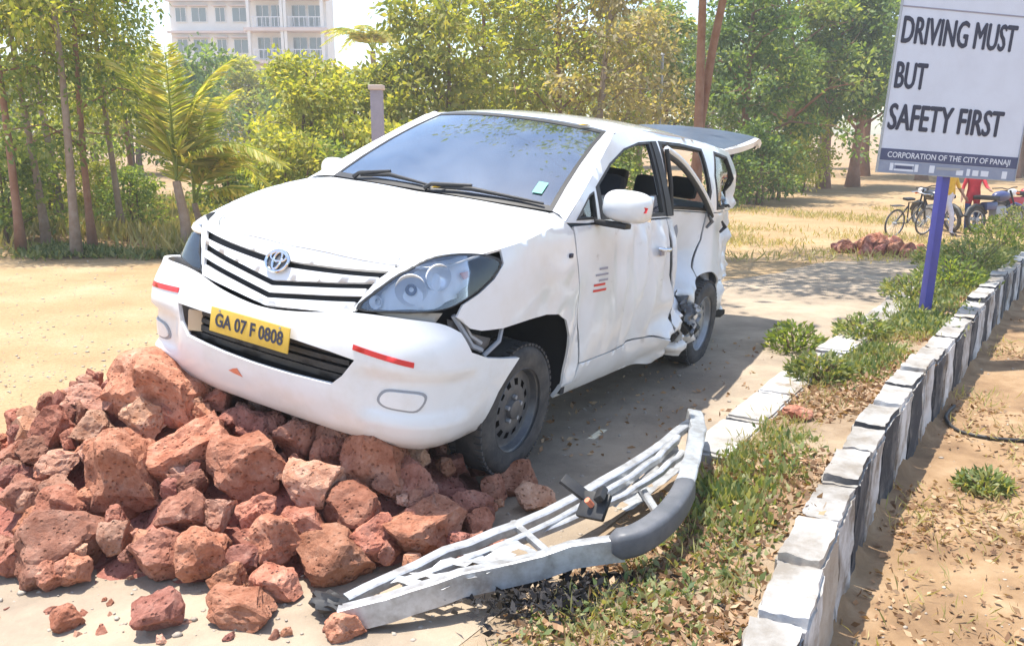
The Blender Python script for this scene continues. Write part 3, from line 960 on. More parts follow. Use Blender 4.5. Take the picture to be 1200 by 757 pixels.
for sg, fm in ((1, green_l), (-1, green_r)):
    fr = patch('side_frame', frame_out, fm, M['paint'], car, holes=[win_q, win_f, win_r, win_z], res=.045, th=.03)
    sides[sg] = fr
    for nm, w in (('quarter_glass', win_q), ('front_window', win_f), ('rear_window', win_r), ('cargo_window', win_z)):
        wo_ = scale_loop(w, 1.02)
        wi = scale_loop(w, .93 if nm != 'quarter_glass' else .84)
        tr = patch('window_trim', wo_, lambda x, z: fm(x, z) + Vector((0, sg * .004, 0)), M['black'], car, holes=[wi], res=.05, th=.02)
        if nm == 'rear_window' and sg > 0: continue        # the glass is gone from the crushed door
        half = [p for p in wi]
        if nm == 'front_window' and sg > 0:                # wound half down
            half = [(-.70, 1.18), (-1.58, 1.18), (-1.58, 1.28), (-.72, 1.28)]
        patch(nm, half, lambda x, z: fm(x, z) - Vector((0, sg * .012, 0)), M['glass'], car, res=.06, th=.004)
# centre pillar face on the left stands proud, and the crushed rear door's own frame hangs out of line
patch('pillar_cover', [(-1.61, 1.16), (-1.70, 1.16), (-1.70, 1.60), (-1.61, 1.595)], lambda x, z: green_l(x, z) + Vector((0, .012, 0)), M['black'], car, res=.05, th=.01)
fr_pts = [(-1.80, .70, 1.56), (-2.05, .715, 1.50), (-2.30, .735, 1.40), (-2.52, .76, 1.28), (-2.70, .775, 1.16)]
tube('bent_door_frame', catmull(fr_pts, 4), .022, M['paint'], car, 8)
tube('bent_door_seal', catmull([(x - .01, y + .004, z - .035) for x, y, z in fr_pts], 4), .018, M['black'], car, 8)
tube('bent_door_frame', [(-1.80, .70, 1.56), (-1.83, .75, 1.35), (-1.85, .78, 1.15)], .016, M['black'], car, 8)

roof_out = [(-1.04 - .08 * (u / 8) ** 2 - .012, .60 * u / 8) for u in range(-8, 9)] + [(x, .60) for x in (-1.4, -1.8, -2.2, -2.6, -3.0, -3.3)] + [(-3.47, .56), (-3.52, .3), (-3.53, 0), (-3.52, -.3), (-3.47, -.56)] + [(x, -.60) for x in (-3.3, -3.0, -2.6, -2.2, -1.8, -1.4)]
patch('roof', roof_out, roof_at, M['paint'], car, res=.07, th=.012)
patch('headliner', [(-1.2, -.56), (-1.2, .56), (-3.4, .54), (-3.4, -.54)], lambda x, y: roof_at(x, y) - Vector((0, 0, .05)), M['trim'], car, res=.12)
for sg in (1, -1):      # pillar infill beside the screen
    pts = []
    A_ = [wscreen(sg * 1.0, v) for v in (0, .25, .5, .75, 1.0)]
    B_ = [Vector((x, sg * green(x, z).y, z)) for x, z in ((-.235, 1.16), (-.42, 1.258), (-.64, 1.378), (-.90, 1.517), (-1.10, 1.615))]
    mesh_obj('screen_pillar', [*A_, *[a.lerp(b, .5) + Vector((.008, sg * .008, .010)) for a, b in zip(A_, B_)], *B_], [(i, i + 1, i + 6, i + 5) if sg > 0 else (i + 1, i, i + 5, i + 6) for i in range(4)] + [(i + 5, i + 6, i + 11, i + 10) if sg > 0 else (i + 6, i + 5, i + 10, i + 11) for i in range(4)], M['paint'], car, True)

# ---- windscreen, wipers, cowl
ws = patch('windscreen', [(u / 8 * .985, 0.012) for u in range(-8, 9)] + [(u / 8 * .985, .985) for u in range(8, -9, -1)], lambda u, v: wscreen(u, v, .004), M['windscreen'], car, res=.12, th=.005, center=(-1.5, 0, .6))
band = patch('screen_seal', [(-1, 0), (1, 0), (1, 1), (-1, 1)], lambda u, v: wscreen(u, v, .001), M['black'], car, holes=[[(-.965, .045), (.965, .045), (.965, .965), (-.965, .965)]], res=.10, th=.012, center=(-1.5, 0, .6))
cw = [(u / 8 * .99, -.10) for u in range(-8, 9)] + [(u / 8 * .99, .02) for u in range(8, -9, -1)]
patch('cowl_panel', cw, lambda u, v: wscreen(u, 0, .012) + Vector((.6 * -v, 0, v * .05)), M['black'], car, res=.08, th=.01, center=(-1.5, 0, .6))
for (u0, v0, u1, v1, u2, v2) in ((.04, .0, .40, .055, .93, .03), (-.70, .0, -.35, .07, .06, .03)):
    wp = empty('wiper', tuple(wscreen(u0, v0, -.02)), parent=car)
    o0 = wp.location
    tube('wiper_arm', [wscreen(u0, v0, -.012) - o0, wscreen(u0 + .05, v0 + .02, -.03) - o0, wscreen(u1, v1, -.035) - o0], [.014, .011, .008], M['black'], wp, 8)
    tube('wiper_blade', [wscreen(u0 + .06, .02, -.014) - o0, wscreen(u1, v1 * .8, -.022) - o0, wscreen(u2, v2, -.014) - o0], [.006, .012, .006], M['black'], wp, 8)
patch('screen_sticker', [(.80, .13), (.87, .13), (.87, .24), (.80, .24)], lambda u, v: wscreen(u, v, -.003), material('green_sticker', (.15, .45, .35), .6), car, res=.05, th=.001, center=(-1.5, 0, .6))
for pt in ((.15, .02, .018), (.80, .985, .02)):      # fallen yellow leaves
    c0 = wscreen(pt[0], pt[1], -.012)
    mesh_obj('leaf_scrap', [c0 + Vector((.03, -.03, 0)), c0 + Vector((.0, -.015, .012)), c0 + Vector((-.03, .03, .004)), c0 + Vector((0, .015, .01))], [(0, 1, 2, 3)], M['yellow'], car)

# ---- mirrors
def mirror(sg):
    m_ = empty('door_mirror', (-.60, sg * .84, 1.195 if sg > 0 else 1.16), parent=car)
    if sg < 0: m_.scale = (.85, .72, .85)
    bm = bmesh.new()
    bmesh.ops.create_uvsphere(bm, u_segments=28, v_segments=18, radius=1)
    for v in bm.verts:
        c = v.co
        l4 = (abs(c.x) ** 2.2 + abs(c.y) ** 3.2 + abs(c.z) ** 2.8) ** (1 / 2.8)
        q = c / l4
        c.x, c.y, c.z = q.x * .085, q.y * .128, q.z * .082
        if c.x < -.045: c.x = -.045
    bmesh.ops.translate(bm, verts=bm.verts, vec=(0, sg * .15, .055))
    bm_obj('mirror_shell', bm, M['paint'], m_, True, 50)
    box('mirror_glass', (-.047, sg * .15, .055), (.004, .23, .13), M['chrome'], m_, None, .0015)
    box('mirror_foot', (.0, sg * .07, -.045), (.075, .20, .028), M['black'], m_, None, .008)
    if sg > 0:
        mesh_obj('mirror_sticker', [(.055, sg * .245, .035), (.055, sg * .275, .040), (.045, sg * .277, .065), (.06, sg * .25, .068)], [(0, 1, 2, 3)], M['red'], m_)
mirror(1); mirror(-1)

# ---- decal on the front door: two red rules under grey lettering
dec = empty('door_decal', tuple(crush(shell(2.2, .86))), parent=car)
for (z_, h_, a, b, mt) in ((.905, .012, 2.17, 2.27, 'greyink'), (.875, .010, 2.13, 2.28, 'greyink'), (.845, .010, 2.17, 2.28, 'greyink'), (.822, .012, 2.12, 2.25, 'red'), (.792, .012, 2.12, 2.27, 'red')):
    patch('decal_line', [(a, z_), (b, z_), (b, z_ + h_), (a, z_ + h_)], lambda s, z: crush(shell(s, z)) + Vector((0, .003, 0)) - dec.location, M[mt], dec, res=.03, th=.001, center=(-.5, -1, 0))

# ---- tailgate, standing open
tg = empty('tailgate', (-3.47, 0, 1.645), (0, R(12), 0), car)
def tgm(x, y): return Vector((x, y, .02 * math.sin(x * 2.6) - .04 * (abs(y) / .6) ** 2.5 - .10 * sst(-.80, -1.03, x)))
tgo = [(.0, -.56), (0, 0), (0, .56), (-.35, .60), (-.65, .62), (-.95, .60), (-1.02, .3), (-1.03, 0), (-1.02, -.3), (-.95, -.60), (-.65, -.62), (-.35, -.60)]
tgw = [(-.05, -.53), (-.05, .53), (-.84, .565), (-.84, -.565)]
patch('gate_panel', tgo, tgm, M['paint'], tg, holes=[tgw], res=.08, th=.05, center=(-.5, 0, -1))
patch('gate_glass', scale_loop(tgw, 1.02), lambda x, y: tgm(x, y) + Vector((0, 0, .004)), M['gateglass'] if 'gateglass' in M else glass_material('tailgate_glass', (.25, .33, .45), .55), tg, res=.1, th=.004, center=(-.5, 0, -1))
patch('gate_inner_trim', scale_loop(tgo, .93), lambda x, y: tgm(x, y) - Vector((0, 0, .055)), M['dark'], tg, holes=[tgw], res=.1, th=.02, center=(-.5, 0, -1))
for sg in (1, -1):
    tube('gas_strut', [(-3.45, sg * .57, 1.30), (-3.80, sg * .56, 1.66)], .012, M['dark'], car, 8)

# ---- wheels
def wheel(loc, sg, mat):
    w = empty('wheel', loc, parent=car)
    bm = bmesh.new()
    prof = [(.205, .095), (.235, .103), (.275, .106), (.300, .100), (.316, .085), (.323, .05), (.325, .0), (.323, -.05), (.316, -.085), (.300, -.100), (.275, -.106), (.205, -.095)]
    lathe_bm(bm, [(r_, sg * a) for r_, a in prof], 56)
    # tread grooves and shoulder lugs
    for f in list(bm.faces):
        pass
    for k in range(56):
        a = 2 * math.pi * k / 56
        for s2 in (-1, 1):
            box_bm(bm, (math.cos(a) * .3215, s2 * .074, math.sin(a) * .3215), (.012, .040, .024), Euler((0, -a, 0)))
    bm_obj('tyre', bm, M['rubber'], w, True, 40)
    bm = bmesh.new()
    n = 48
    prof = [(.208, .098), (.214, .090), (.200, .082), (.190, .050), (.182, .046), (.150, .052), (.118, .060), (.090, .066), (.070, .060), (.052, .060), (.046, .080), (.030, .084), (.001, .085)]
    hole = lambda i, k: i == 5 and (k % 4) < 2
    rings = lathe_bm(bm, [(r_, sg * a) for r_, a in prof], n, skip=hole)
    bm_obj('rim', bm, mat, w, True, 40)
    bm = bmesh.new()
    lathe_bm(bm, [(.205, sg * .08), (.19, sg * .01), (.12, sg * .0), (.001, sg * .0)], 32)
    bm_obj('brake_drum', bm, M['cavity'], w, True)
    for k in range(5):
        a = 2 * math.pi * k / 5 + .3
        tube('lug_nut', [(math.cos(a) * .061, sg * .058, math.sin(a) * .061), (math.cos(a) * .061, sg * .078, math.sin(a) * .061)], .011, M['galv'], w, 6)
    return w
wheel((0, .735, .262), 1, M['steel'])
wheel((0, -.735, .34), -1, M['steel'])
wheel((-2.75, .735, .325), 1, M['silver'])
wheel((-2.75, -.735, .325), -1, M['silver'])

# ---- interior
def seat(x, y, w=.48):
    s_ = empty('seat', (x, y, .36), parent=car)
    box('cushion', (0, 0, .20), (.50, w, .16), M['seat'], s_, Euler((0, R(-6), 0)), .05)
    box('backrest', (-.30, 0, .52), (.15, w, .62), M['seat'], s_, Euler((0, R(-14), 0)), .05)
    for o in ((0,) if w < .6 else (-w * .28, w * .28)):
        box('headrest', (-.40, o, .92), (.10, .24, .17), M['dark'], s_, Euler((0, R(-10), 0)), .04)
for x, y, w in ((-1.22, .40, .5), (-1.22, -.40, .5), (-2.12, .0, 1.25), (-2.95, 0, 1.1)):
    seat(x, y, w)
dash = patch('dashboard', [(u / 6 * .97, .10) for u in range(-6, 7)] + [(u / 6 * .97, -.40) for u in range(6, -7, -1)], lambda u, v: Vector((-.33 + .8 * (v - .1) * 1.0 - .10 * u * u, .74 * u, 1.155 - .18 * max(0, -v) ** 1.6 - .02 * u * u)), M['trim'], car, res=.1, th=.03, center=(-.5, 0, 0))
box('dash_front', (-.60, 0, .92), (.20, 1.44, .40), M['seat'], car, None, .05)
sw = empty('steering_wheel', (-.86, -.37, 1.10), (0, R(-62), 0), car)
tube('wheel_rim', [(.19 * math.cos(2*math.pi*k/24), .19 * math.sin(2*math.pi*k/24), 0) for k in range(25)], .015, M['dark'], sw, 8)
box('wheel_boss', (0, 0, -.02), (.12, .16, .05), M['dark'], sw, None, .02)
for a in (0, math.pi):
    tube('wheel_spoke', [(0, .05 * math.cos(a), -.01), (0, .19 * math.cos(a), 0)], .012, M['dark'], sw, 6)
box('rear_view_mirror', (-1.02, 0, 1.56), (.03, .22, .06), M['dark'], car, None, .012)

# ================================================================== THE SETTING
def ground_material():
    m = bpy.data.materials.new('sandy_ground')
    m.use_nodes = True
    nt = m.node_tree
    b = nt.nodes['Principled BSDF']
    b.inputs['Roughness'].default_value = .95
    b.inputs['Specular IOR Level'].default_value = .15
    tc = nt.nodes.new('ShaderNodeTexCoord')
    def noise_node(scale, detail=6, rough=.6):
        n = nt.nodes.new('ShaderNodeTexNoise')
        n.inputs['Scale'].default_value = scale
        n.inputs['Detail'].default_value = detail
        n.inputs['Roughness'].default_value = rough
        nt.links.new(tc.outputs['Object'], n.inputs['Vector'])
        return n
    def ramp(src, stops):
        r_ = nt.nodes.new('ShaderNodeValToRGB')
        while len(r_.color_ramp.elements) < len(stops): r_.color_ramp.elements.new(.5)
        for e, (p, c) in zip(r_.color_ramp.elements, stops):
            e.position = p; e.color = (*c, 1)
        nt.links.new(src, r_.inputs['Fac'])
        return r_
    sand = ramp(noise_node(.9, 9).outputs['Fac'], [(.28, (.32, .205, .105)), (.5, (.385, .265, .145)), (.72, (.44, .325, .20))])
    peb = ramp(noise_node(38, 4, .7).outputs['Fac'], [(.35, (.62, .62, .62)), (.55, (1, 1, 1)), (.75, (1.15, 1.15, 1.15))])
    mul = nt.nodes.new('ShaderNodeMixRGB')
    mul.blend_type = 'MULTIPLY'
    mul.inputs['Fac'].default_value = .55
    nt.links.new(sand.outputs[0], mul.inputs['Color1'])
    nt.links.new(peb.outputs[0], mul.inputs['Color2'])
    # earth: brown soil of the verge right of the kerb, mixed in by the mesh's own 'soil' attribute
    soil = ramp(noise_node(3.0, 9).outputs['Fac'], [(.3, (.17, .105, .06)), (.5, (.28, .18, .10)), (.72, (.40, .28, .17))])
    att = nt.nodes.new('ShaderNodeAttribute')
    att.attribute_name = 'soil'
    n3 = noise_node(1.6, 8)
    ma = nt.nodes.new('ShaderNodeMath'); ma.operation = 'MULTIPLY_ADD'
    nt.links.new(n3.outputs['Fac'], ma.inputs[0]); ma.inputs[1].default_value = .9; ma.inputs[2].default_value = -.45
    ad = nt.nodes.new('ShaderNodeMath'); ad.operation = 'ADD'; ad.use_clamp = True
    nt.links.new(att.outputs['Fac'], ad.inputs[0]); nt.links.new(ma.outputs[0], ad.inputs[1])
    mx = nt.nodes.new('ShaderNodeMixRGB')
    nt.links.new(ad.outputs[0], mx.inputs['Fac'])
    nt.links.new(mul.outputs[0], mx.inputs['Color1'])
    nt.links.new(soil.outputs[0], mx.inputs['Color2'])
    nt.links.new(mx.outputs[0], b.inputs['Base Color'])
    bp = nt.nodes.new('ShaderNodeBump')
    bp.inputs['Strength'].default_value = .5
    bp.inputs['Distance'].default_value = .03
    nt.links.new(noise_node(22, 8, .7).outputs['Fac'], bp.inputs['Height'])
    nt.links.new(bp.outputs[0], b.inputs['Normal'])
    return m

def build_ground():
    xs = [-600, -300, -150, -90, -60, -45, -35, -28, -22, -18, -15, -12, -10, -8.5] + [round(-7 + .25 * i, 3) for i in range(29)]
    xs += [round(.15 + .12 * i, 3) for i in range(58)] + [7.5, 8.2, 9, 10, 11, 12, 13, 14.5, 16, 18, 21, 25, 30, 38, 50, 70, 110, 200, 400, 700]
    ys = [-30, -12, -6, -3, -1] + [round(-.2 + .14 * i, 3) for i in range(80)] + [round(11.3 + .5 * i, 3) for i in range(30)] + [27, 29, 32, 36, 40, 46, 54, 64, 80, 110, 160, 260, 450, 900, 2000]
    verts = [(x, y, ground_z(x, y)) for y in ys for x in xs]
    n = len(xs)
    faces = [(j * n + i, j * n + i + 1, (j + 1) * n + i + 1, (j + 1) * n + i) for j in range(len(ys) - 1) for i in range(n - 1)]
    g = mesh_obj('ground', verts, faces, ground_material(), smooth=True)
    a = g.data.attributes.new('soil', 'FLOAT', 'POINT')
    def soil_at(x, y):
        s_ = sst(-.4, .1, x - kerb_x(y)) * (1 - sst(13, 17, y))
        s_ = max(s_, .55 * sst(-3, -7, x) * sst(12, 14.5, y), .5 * sst(22, 27, y) * sst(30, 26, y) * sst(2, 6, x), .45 * sst(34, 40, y))
        return s_
    a.data.foreach_set('value', [soil_at(v[0], v[1]) for v in verts])
    tag(g, kind='structure')
build_ground()

# ---- worn paved road between the sand and the low kerb
LOW = [(-1.55, .55), (-.35, 2.35), (1.23, 4.68), (1.71, 5.47), (2.87, 7.00), (3.73, 8.33), (5.2, 10.4), (7.6, 13.8)]     # road-side edge of the low kerb
def low_x(y):
    for (x0, y0), (x1, y1) in zip(LOW, LOW[1:]):
        if y <= y1 or (x1, y1) == LOW[-1]:
            return x0 + (x1 - x0) * (y - y0) / (y1 - y0)
def build_road():
    m = material('worn_concrete_paving', (.25, .20, .15), .9, spec=.2, noise_=(1.3, 14, .38, .60), col2=(.40, .32, .235), bump=(30, .5, .02))
    verts, faces = [], []
    rows = [round(.4 + .2 * i, 2) for i in range(64)]
    K = 28
    for y in rows:
        xr = low_x(y) + .02
        w = 3.15 + .35 * noise.noise((y * .5, 3, 0)) + .15 * noise.noise((y * 2.1, 7, 0))
        w *= 1 - .25 * sst(6, 13, y)
        if y < 3.4: w += .8 * sst(3.4, 2.2, y)
        for k in range(K + 1):
            x = xr - w * k / K
            dz = .004 + .010 * (1 - (k / K)) - .03 * sst(.93, 1.0, k / K)
            verts.append((x, y, ground_z(x, y) + dz + .004 * noise.noise((x * 3, y * 3, 9))))
    for j in range(len(rows) - 1):
        for k in range(K):
            a = j * (K + 1) + k
            faces.append((a + 1, a, a + K + 1, a + K + 2))
    o = mesh_obj('road', verts, faces, m, smooth=True)
    tag(o, kind='structure')
build_road()

# ---- kerbs of the planted strip
def along(line, step, gap, y0=-99, y1=99):
    """walk along a polyline in steps; gives (midpoint, direction, length)"""
    pts = [Vector((x, y, 0)) for x, y in line]
    out, acc, start = [], 0, pts[0].copy()
    cur = pts[0].copy(); i = 1; left = step
    while i < len(pts):
        d = pts[i] - cur
        if d.length < left:
            left -= d.length; cur = pts[i].copy(); i += 1
        else:
            cur = cur + d.normalized() * left
            out.append(((start + cur) / 2, (cur - start).normalized(), (cur - start).length - gap))
            start = cur.copy(); left = step
    return out

def kerb_material(name, col, wear, lo, hi):
    return material(name, col, .85, spec=.25, noise_=(3.6, 12, lo, hi), col2=wear, bump=(28, .6, .015), rnd=.08)
M['kw'] = kerb_material('worn_white_kerb_paint', (.62, .61, .60), (.25, .205, .16), .42, .62)
M['kb'] = kerb_material('worn_black_kerb_paint', (.05, .052, .06), (.30, .28, .26), .46, .80)
M['kraw'] = kerb_material('bare_concrete', (.36, .30, .24), (.52, .47, .40), .40, .72)
M['kgrey'] = kerb_material('pale_grey_kerb', (.42, .41, .395), (.22, .195, .165), .38, .64)

def kerb_block(name, c, d, ln, w, top, bot, mat, parent, rng, chip=.012, topmat=None):
    bm = bmesh.new()
    bmesh.ops.create_cube(bm, size=1)
    bmesh.ops.bevel(bm, geom=list(bm.edges), offset=.05, segments=2, affect='EDGES')
    bmesh.ops.subdivide_edges(bm, edges=[e for e in bm.edges if e.calc_length() > .5], cuts=9, use_grid_fill=True)
    ang = math.atan2(d.y, d.x)
    M4 = Matrix.Translation((c.x, c.y, (top + bot) / 2)) @ Euler((rng.uniform(-.02, .02), rng.uniform(-.015, .015), ang + rng.uniform(-.03, .03))).to_matrix().to_4x4()
    bm.normal_update()
    for v in bm.verts:
        v.co = Vector((v.co.x * ln, v.co.y * w, v.co.z * (top - bot)))
        q = v.co * 7 + Vector((c.x * 5, c.y * 5, 0))
        q2 = v.co * 30 + Vector((c.x * 5, c.y * 5, 0))
        v.co += Vector((noise.noise(q), noise.noise(q + Vector((5, 0, 0))), noise.noise(q + Vector((0, 5, 0))))) * chip * .6 + Vector((noise.noise(q2), noise.noise(q2 + Vector((5, 0, 0))), noise.noise(q2 + Vector((0, 5, 0))))) * chip * .5
        v.co = M4 @ v.co
    bm.normal_update()
    for f in bm.faces:                       # paint has gone from the tops
        if f.normal.z > .6 and topmat: f.material_index = 1
    o = bm_obj(name, bm, mat, parent, True, 45)
    if topmat: o.data.materials.append(topmat)
    return o

rng = random.Random(11)
kerb = empty('painted_kerb', (1.33, 3.22, 0))
tag(kerb, 'tall kerb of worn black and white blocks along the right of the planted strip', 'kerb')
blocks = along(KERB[1:], .42, .012)
for i, (c, d, ln) in enumerate(blocks):
    if c.y > 15: break
    nrm = Vector((-d.y, d.x, 0))
    cc = c + nrm * .083
    top = .205 + slope(c.y) + rng.uniform(-.022, .018)
    if i == 0: mt = M['kraw']
    else: mt = M['kw'] if i % 2 else M['kb']
    if i in (4,): mt = M['kraw']
    kerb_block('kerb_block', cc - kerb.location.xyz * Vector((1, 1, 0)), d, ln, .165, top, ground_z(c.x + .3, c.y) - .15, mt, kerb, rng, .016, M['kgrey'] if i != 0 and rng.random() < .8 else M['kraw'])
low = empty('low_kerb', (1.71, 5.47, 0))
tag(low, 'low flat pale kerb between the road and the planted strip', 'kerb')
for i, (c, d, ln) in enumerate(along([(x, y) for x, y in LOW], .62, .02)):
    if c.y > 13.5: break
    if c.y < 4.3: continue          # further on the stones are buried under weeds and litter
    nrm = Vector((d.y, -d.x, 0))
    top = .125 + slope(c.y) + rng.uniform(-.015, .015)
    kerb_block('kerb_stone', c + nrm * .12 - Vector((1.71, 5.47, 0)), d, ln, .24, top, ground_z(c.x, c.y) - .1, M['kgrey'] if rng.random() < .75 else M['kw'], low, rng, .009)

# ---- soil of the planted strip
def strip_frac(y, f):
    a, b = low_x(y) + .20, kerb_x(y) - .15
    return a + (b - a) * f
def strip_z(x, y):
    a, b = low_x(y) + .20, kerb_x(y) - .15
    f = (x - a) / (b - a)
    return slope(y) + .075 + .085 * f + .045 * noise.noise((x * 1.7, y * 1.7, 5)) + .018 * noise.noise((x * 6, y * 6, 5))
def build_strip():
    rows = [round(.2 + .09 * i, 3) for i in range(150)]
    K = 16
    verts, faces = [], []
    for y in rows:
        for k in range(K + 1):
            x = strip_frac(y, -.06 + 1.12 * k / K) if y > 4.4 or k > 0 else low_x(y) - .10 + .06 * noise.noise((y * 3, 1, 0))
            verts.append((x, y, strip_z(x, y) if k > 0 or y > 4.4 else ground_z(x, y) - .02))
    for j in range(len(rows) - 1):
        for k in range(K):
            a = j * (K + 1) + k
            faces.append((a, a + 1, a + K + 2, a + K + 1))
    m = material('strip_soil', (.24, .165, .105), .95, spec=.1, noise_=(2.6, 10, .32, .70), col2=(.46, .36, .25), bump=(26, .9, .03))
    o = mesh_obj('planting_soil', verts, faces, m, smooth=True)
    tag(o, kind='structure')
build_strip()

# ================================================================== THE STONE HEAP
def heap_z(x, y):
    return .57 * math.exp(-(((x + 1.55) / .78) ** 2 + ((y - 4.15) / .74) ** 2)) + .34 * math.exp(-(((x + .62) / .48) ** 2 + ((y - 3.75) / .50) ** 2)) + .20 * math.exp(-(((x + 2.25) / .42) ** 2 + ((y - 4.15) / .5) ** 2)) + .12 * math.exp(-(((x + 1.1) / .9) ** 2 + ((y - 3.25) / .35) ** 2))

def on_heap(px, py):
    c, s = math.cos(CAM_PITCH), math.sin(CAM_PITCH)
    v = -(py - 378.5) / FOCAL
    d = Vector(((px - 600) / FOCAL, c + v * s, -s + v * c))
    t = .5
    while t < 30:
        p = Vector((0, 0, CAM_H)) + d * t
        if p.z < max(heap_z(p.x, p.y), 0.0) + ground_z(p.x, p.y):
            return p, t
        t += .006
    return p, t

def rock_mesh(name, seed, mat, sub=3, cuts=9):
    r_ = random.Random(seed)
    bm = bmesh.new()
    bmesh.ops.create_icosphere(bm, subdivisions=sub, radius=1)
    planes = []
    for k in range(cuts):
        n = Vector((r_.gauss(0, 1), r_.gauss(0, 1), r_.gauss(0, 1))).normalized()
        planes.append((n, r_.uniform(.50, .80)))
    for v in bm.verts:
        c = v.co.copy()
        for n, d in planes:
            h = c.dot(n)
            if h > d: c -= n * (h - d)
        q = c * 1.7 + Vector((seed, 0, 0))
        c += c.normalized() * (.12 * noise.noise(q) + .07 * noise.noise(q * 2.9) + .045 * noise.noise(q * 6.3) + .028 * noise.noise(q * 13))
        v.co = c
    # normalise to a unit box
    lo = Vector([min(v.co[i] for v in bm.verts) for i in range(3)])
    hi = Vector([max(v.co[i] for v in bm.verts) for i in range(3)])
    for v in bm.verts:
        v.co = Vector([(v.co[i] - (lo[i] + hi[i]) / 2) / (hi[i] - lo[i]) for i in range(3)])
    me = bpy.data.meshes.new(name)
    bm.to_mesh(me); bm.free()
    me.materials.append(mat)
    return me
ROCKS = {k: [rock_mesh('stone', 10 * j + i, M[k], 4 if i < 5 else 2, 13) for i in range(6)] for j, k in enumerate(('rock', 'rockpale', 'rockdark'))}

def place_rock(i, px, py, w, h, kind, label, group, lift=.0, tilt=None):
    p, t = on_heap(px, py)
    r_ = random.Random(100 + i)
    sx, sz = w * t / FOCAL, h * t / FOCAL
    o = bpy.data.objects.new('laterite_stone', r_.choice(ROCKS[kind][:5] if w > 34 else ROCKS[kind]))
    o.rotation_euler = (r_.uniform(-.25, .25), (tilt if tilt is not None else r_.uniform(-.3, .3)), r_.uniform(-.5, .5))
    sy = (sx + sz) * .5 * r_.uniform(.9, 1.15)
    o.scale = (sx * 1.06, sy, sz * 1.06)
    c = p + Vector((0, sy * .18, lift))
    # a stone on open ground rests on it
    if heap_z(c.x, c.y) < .06:
        c = Vector((p.x, p.y, ground_z(p.x, p.y) + sz * .36))
        cp, tp = on_heap(px, py + h * .42)
        c = Vector((cp.x, cp.y + sy * .35, ground_z(cp.x, cp.y) + sz * .40))
    o.location = c
    link(o)
    tag(o, label, 'stone', group)
    return o

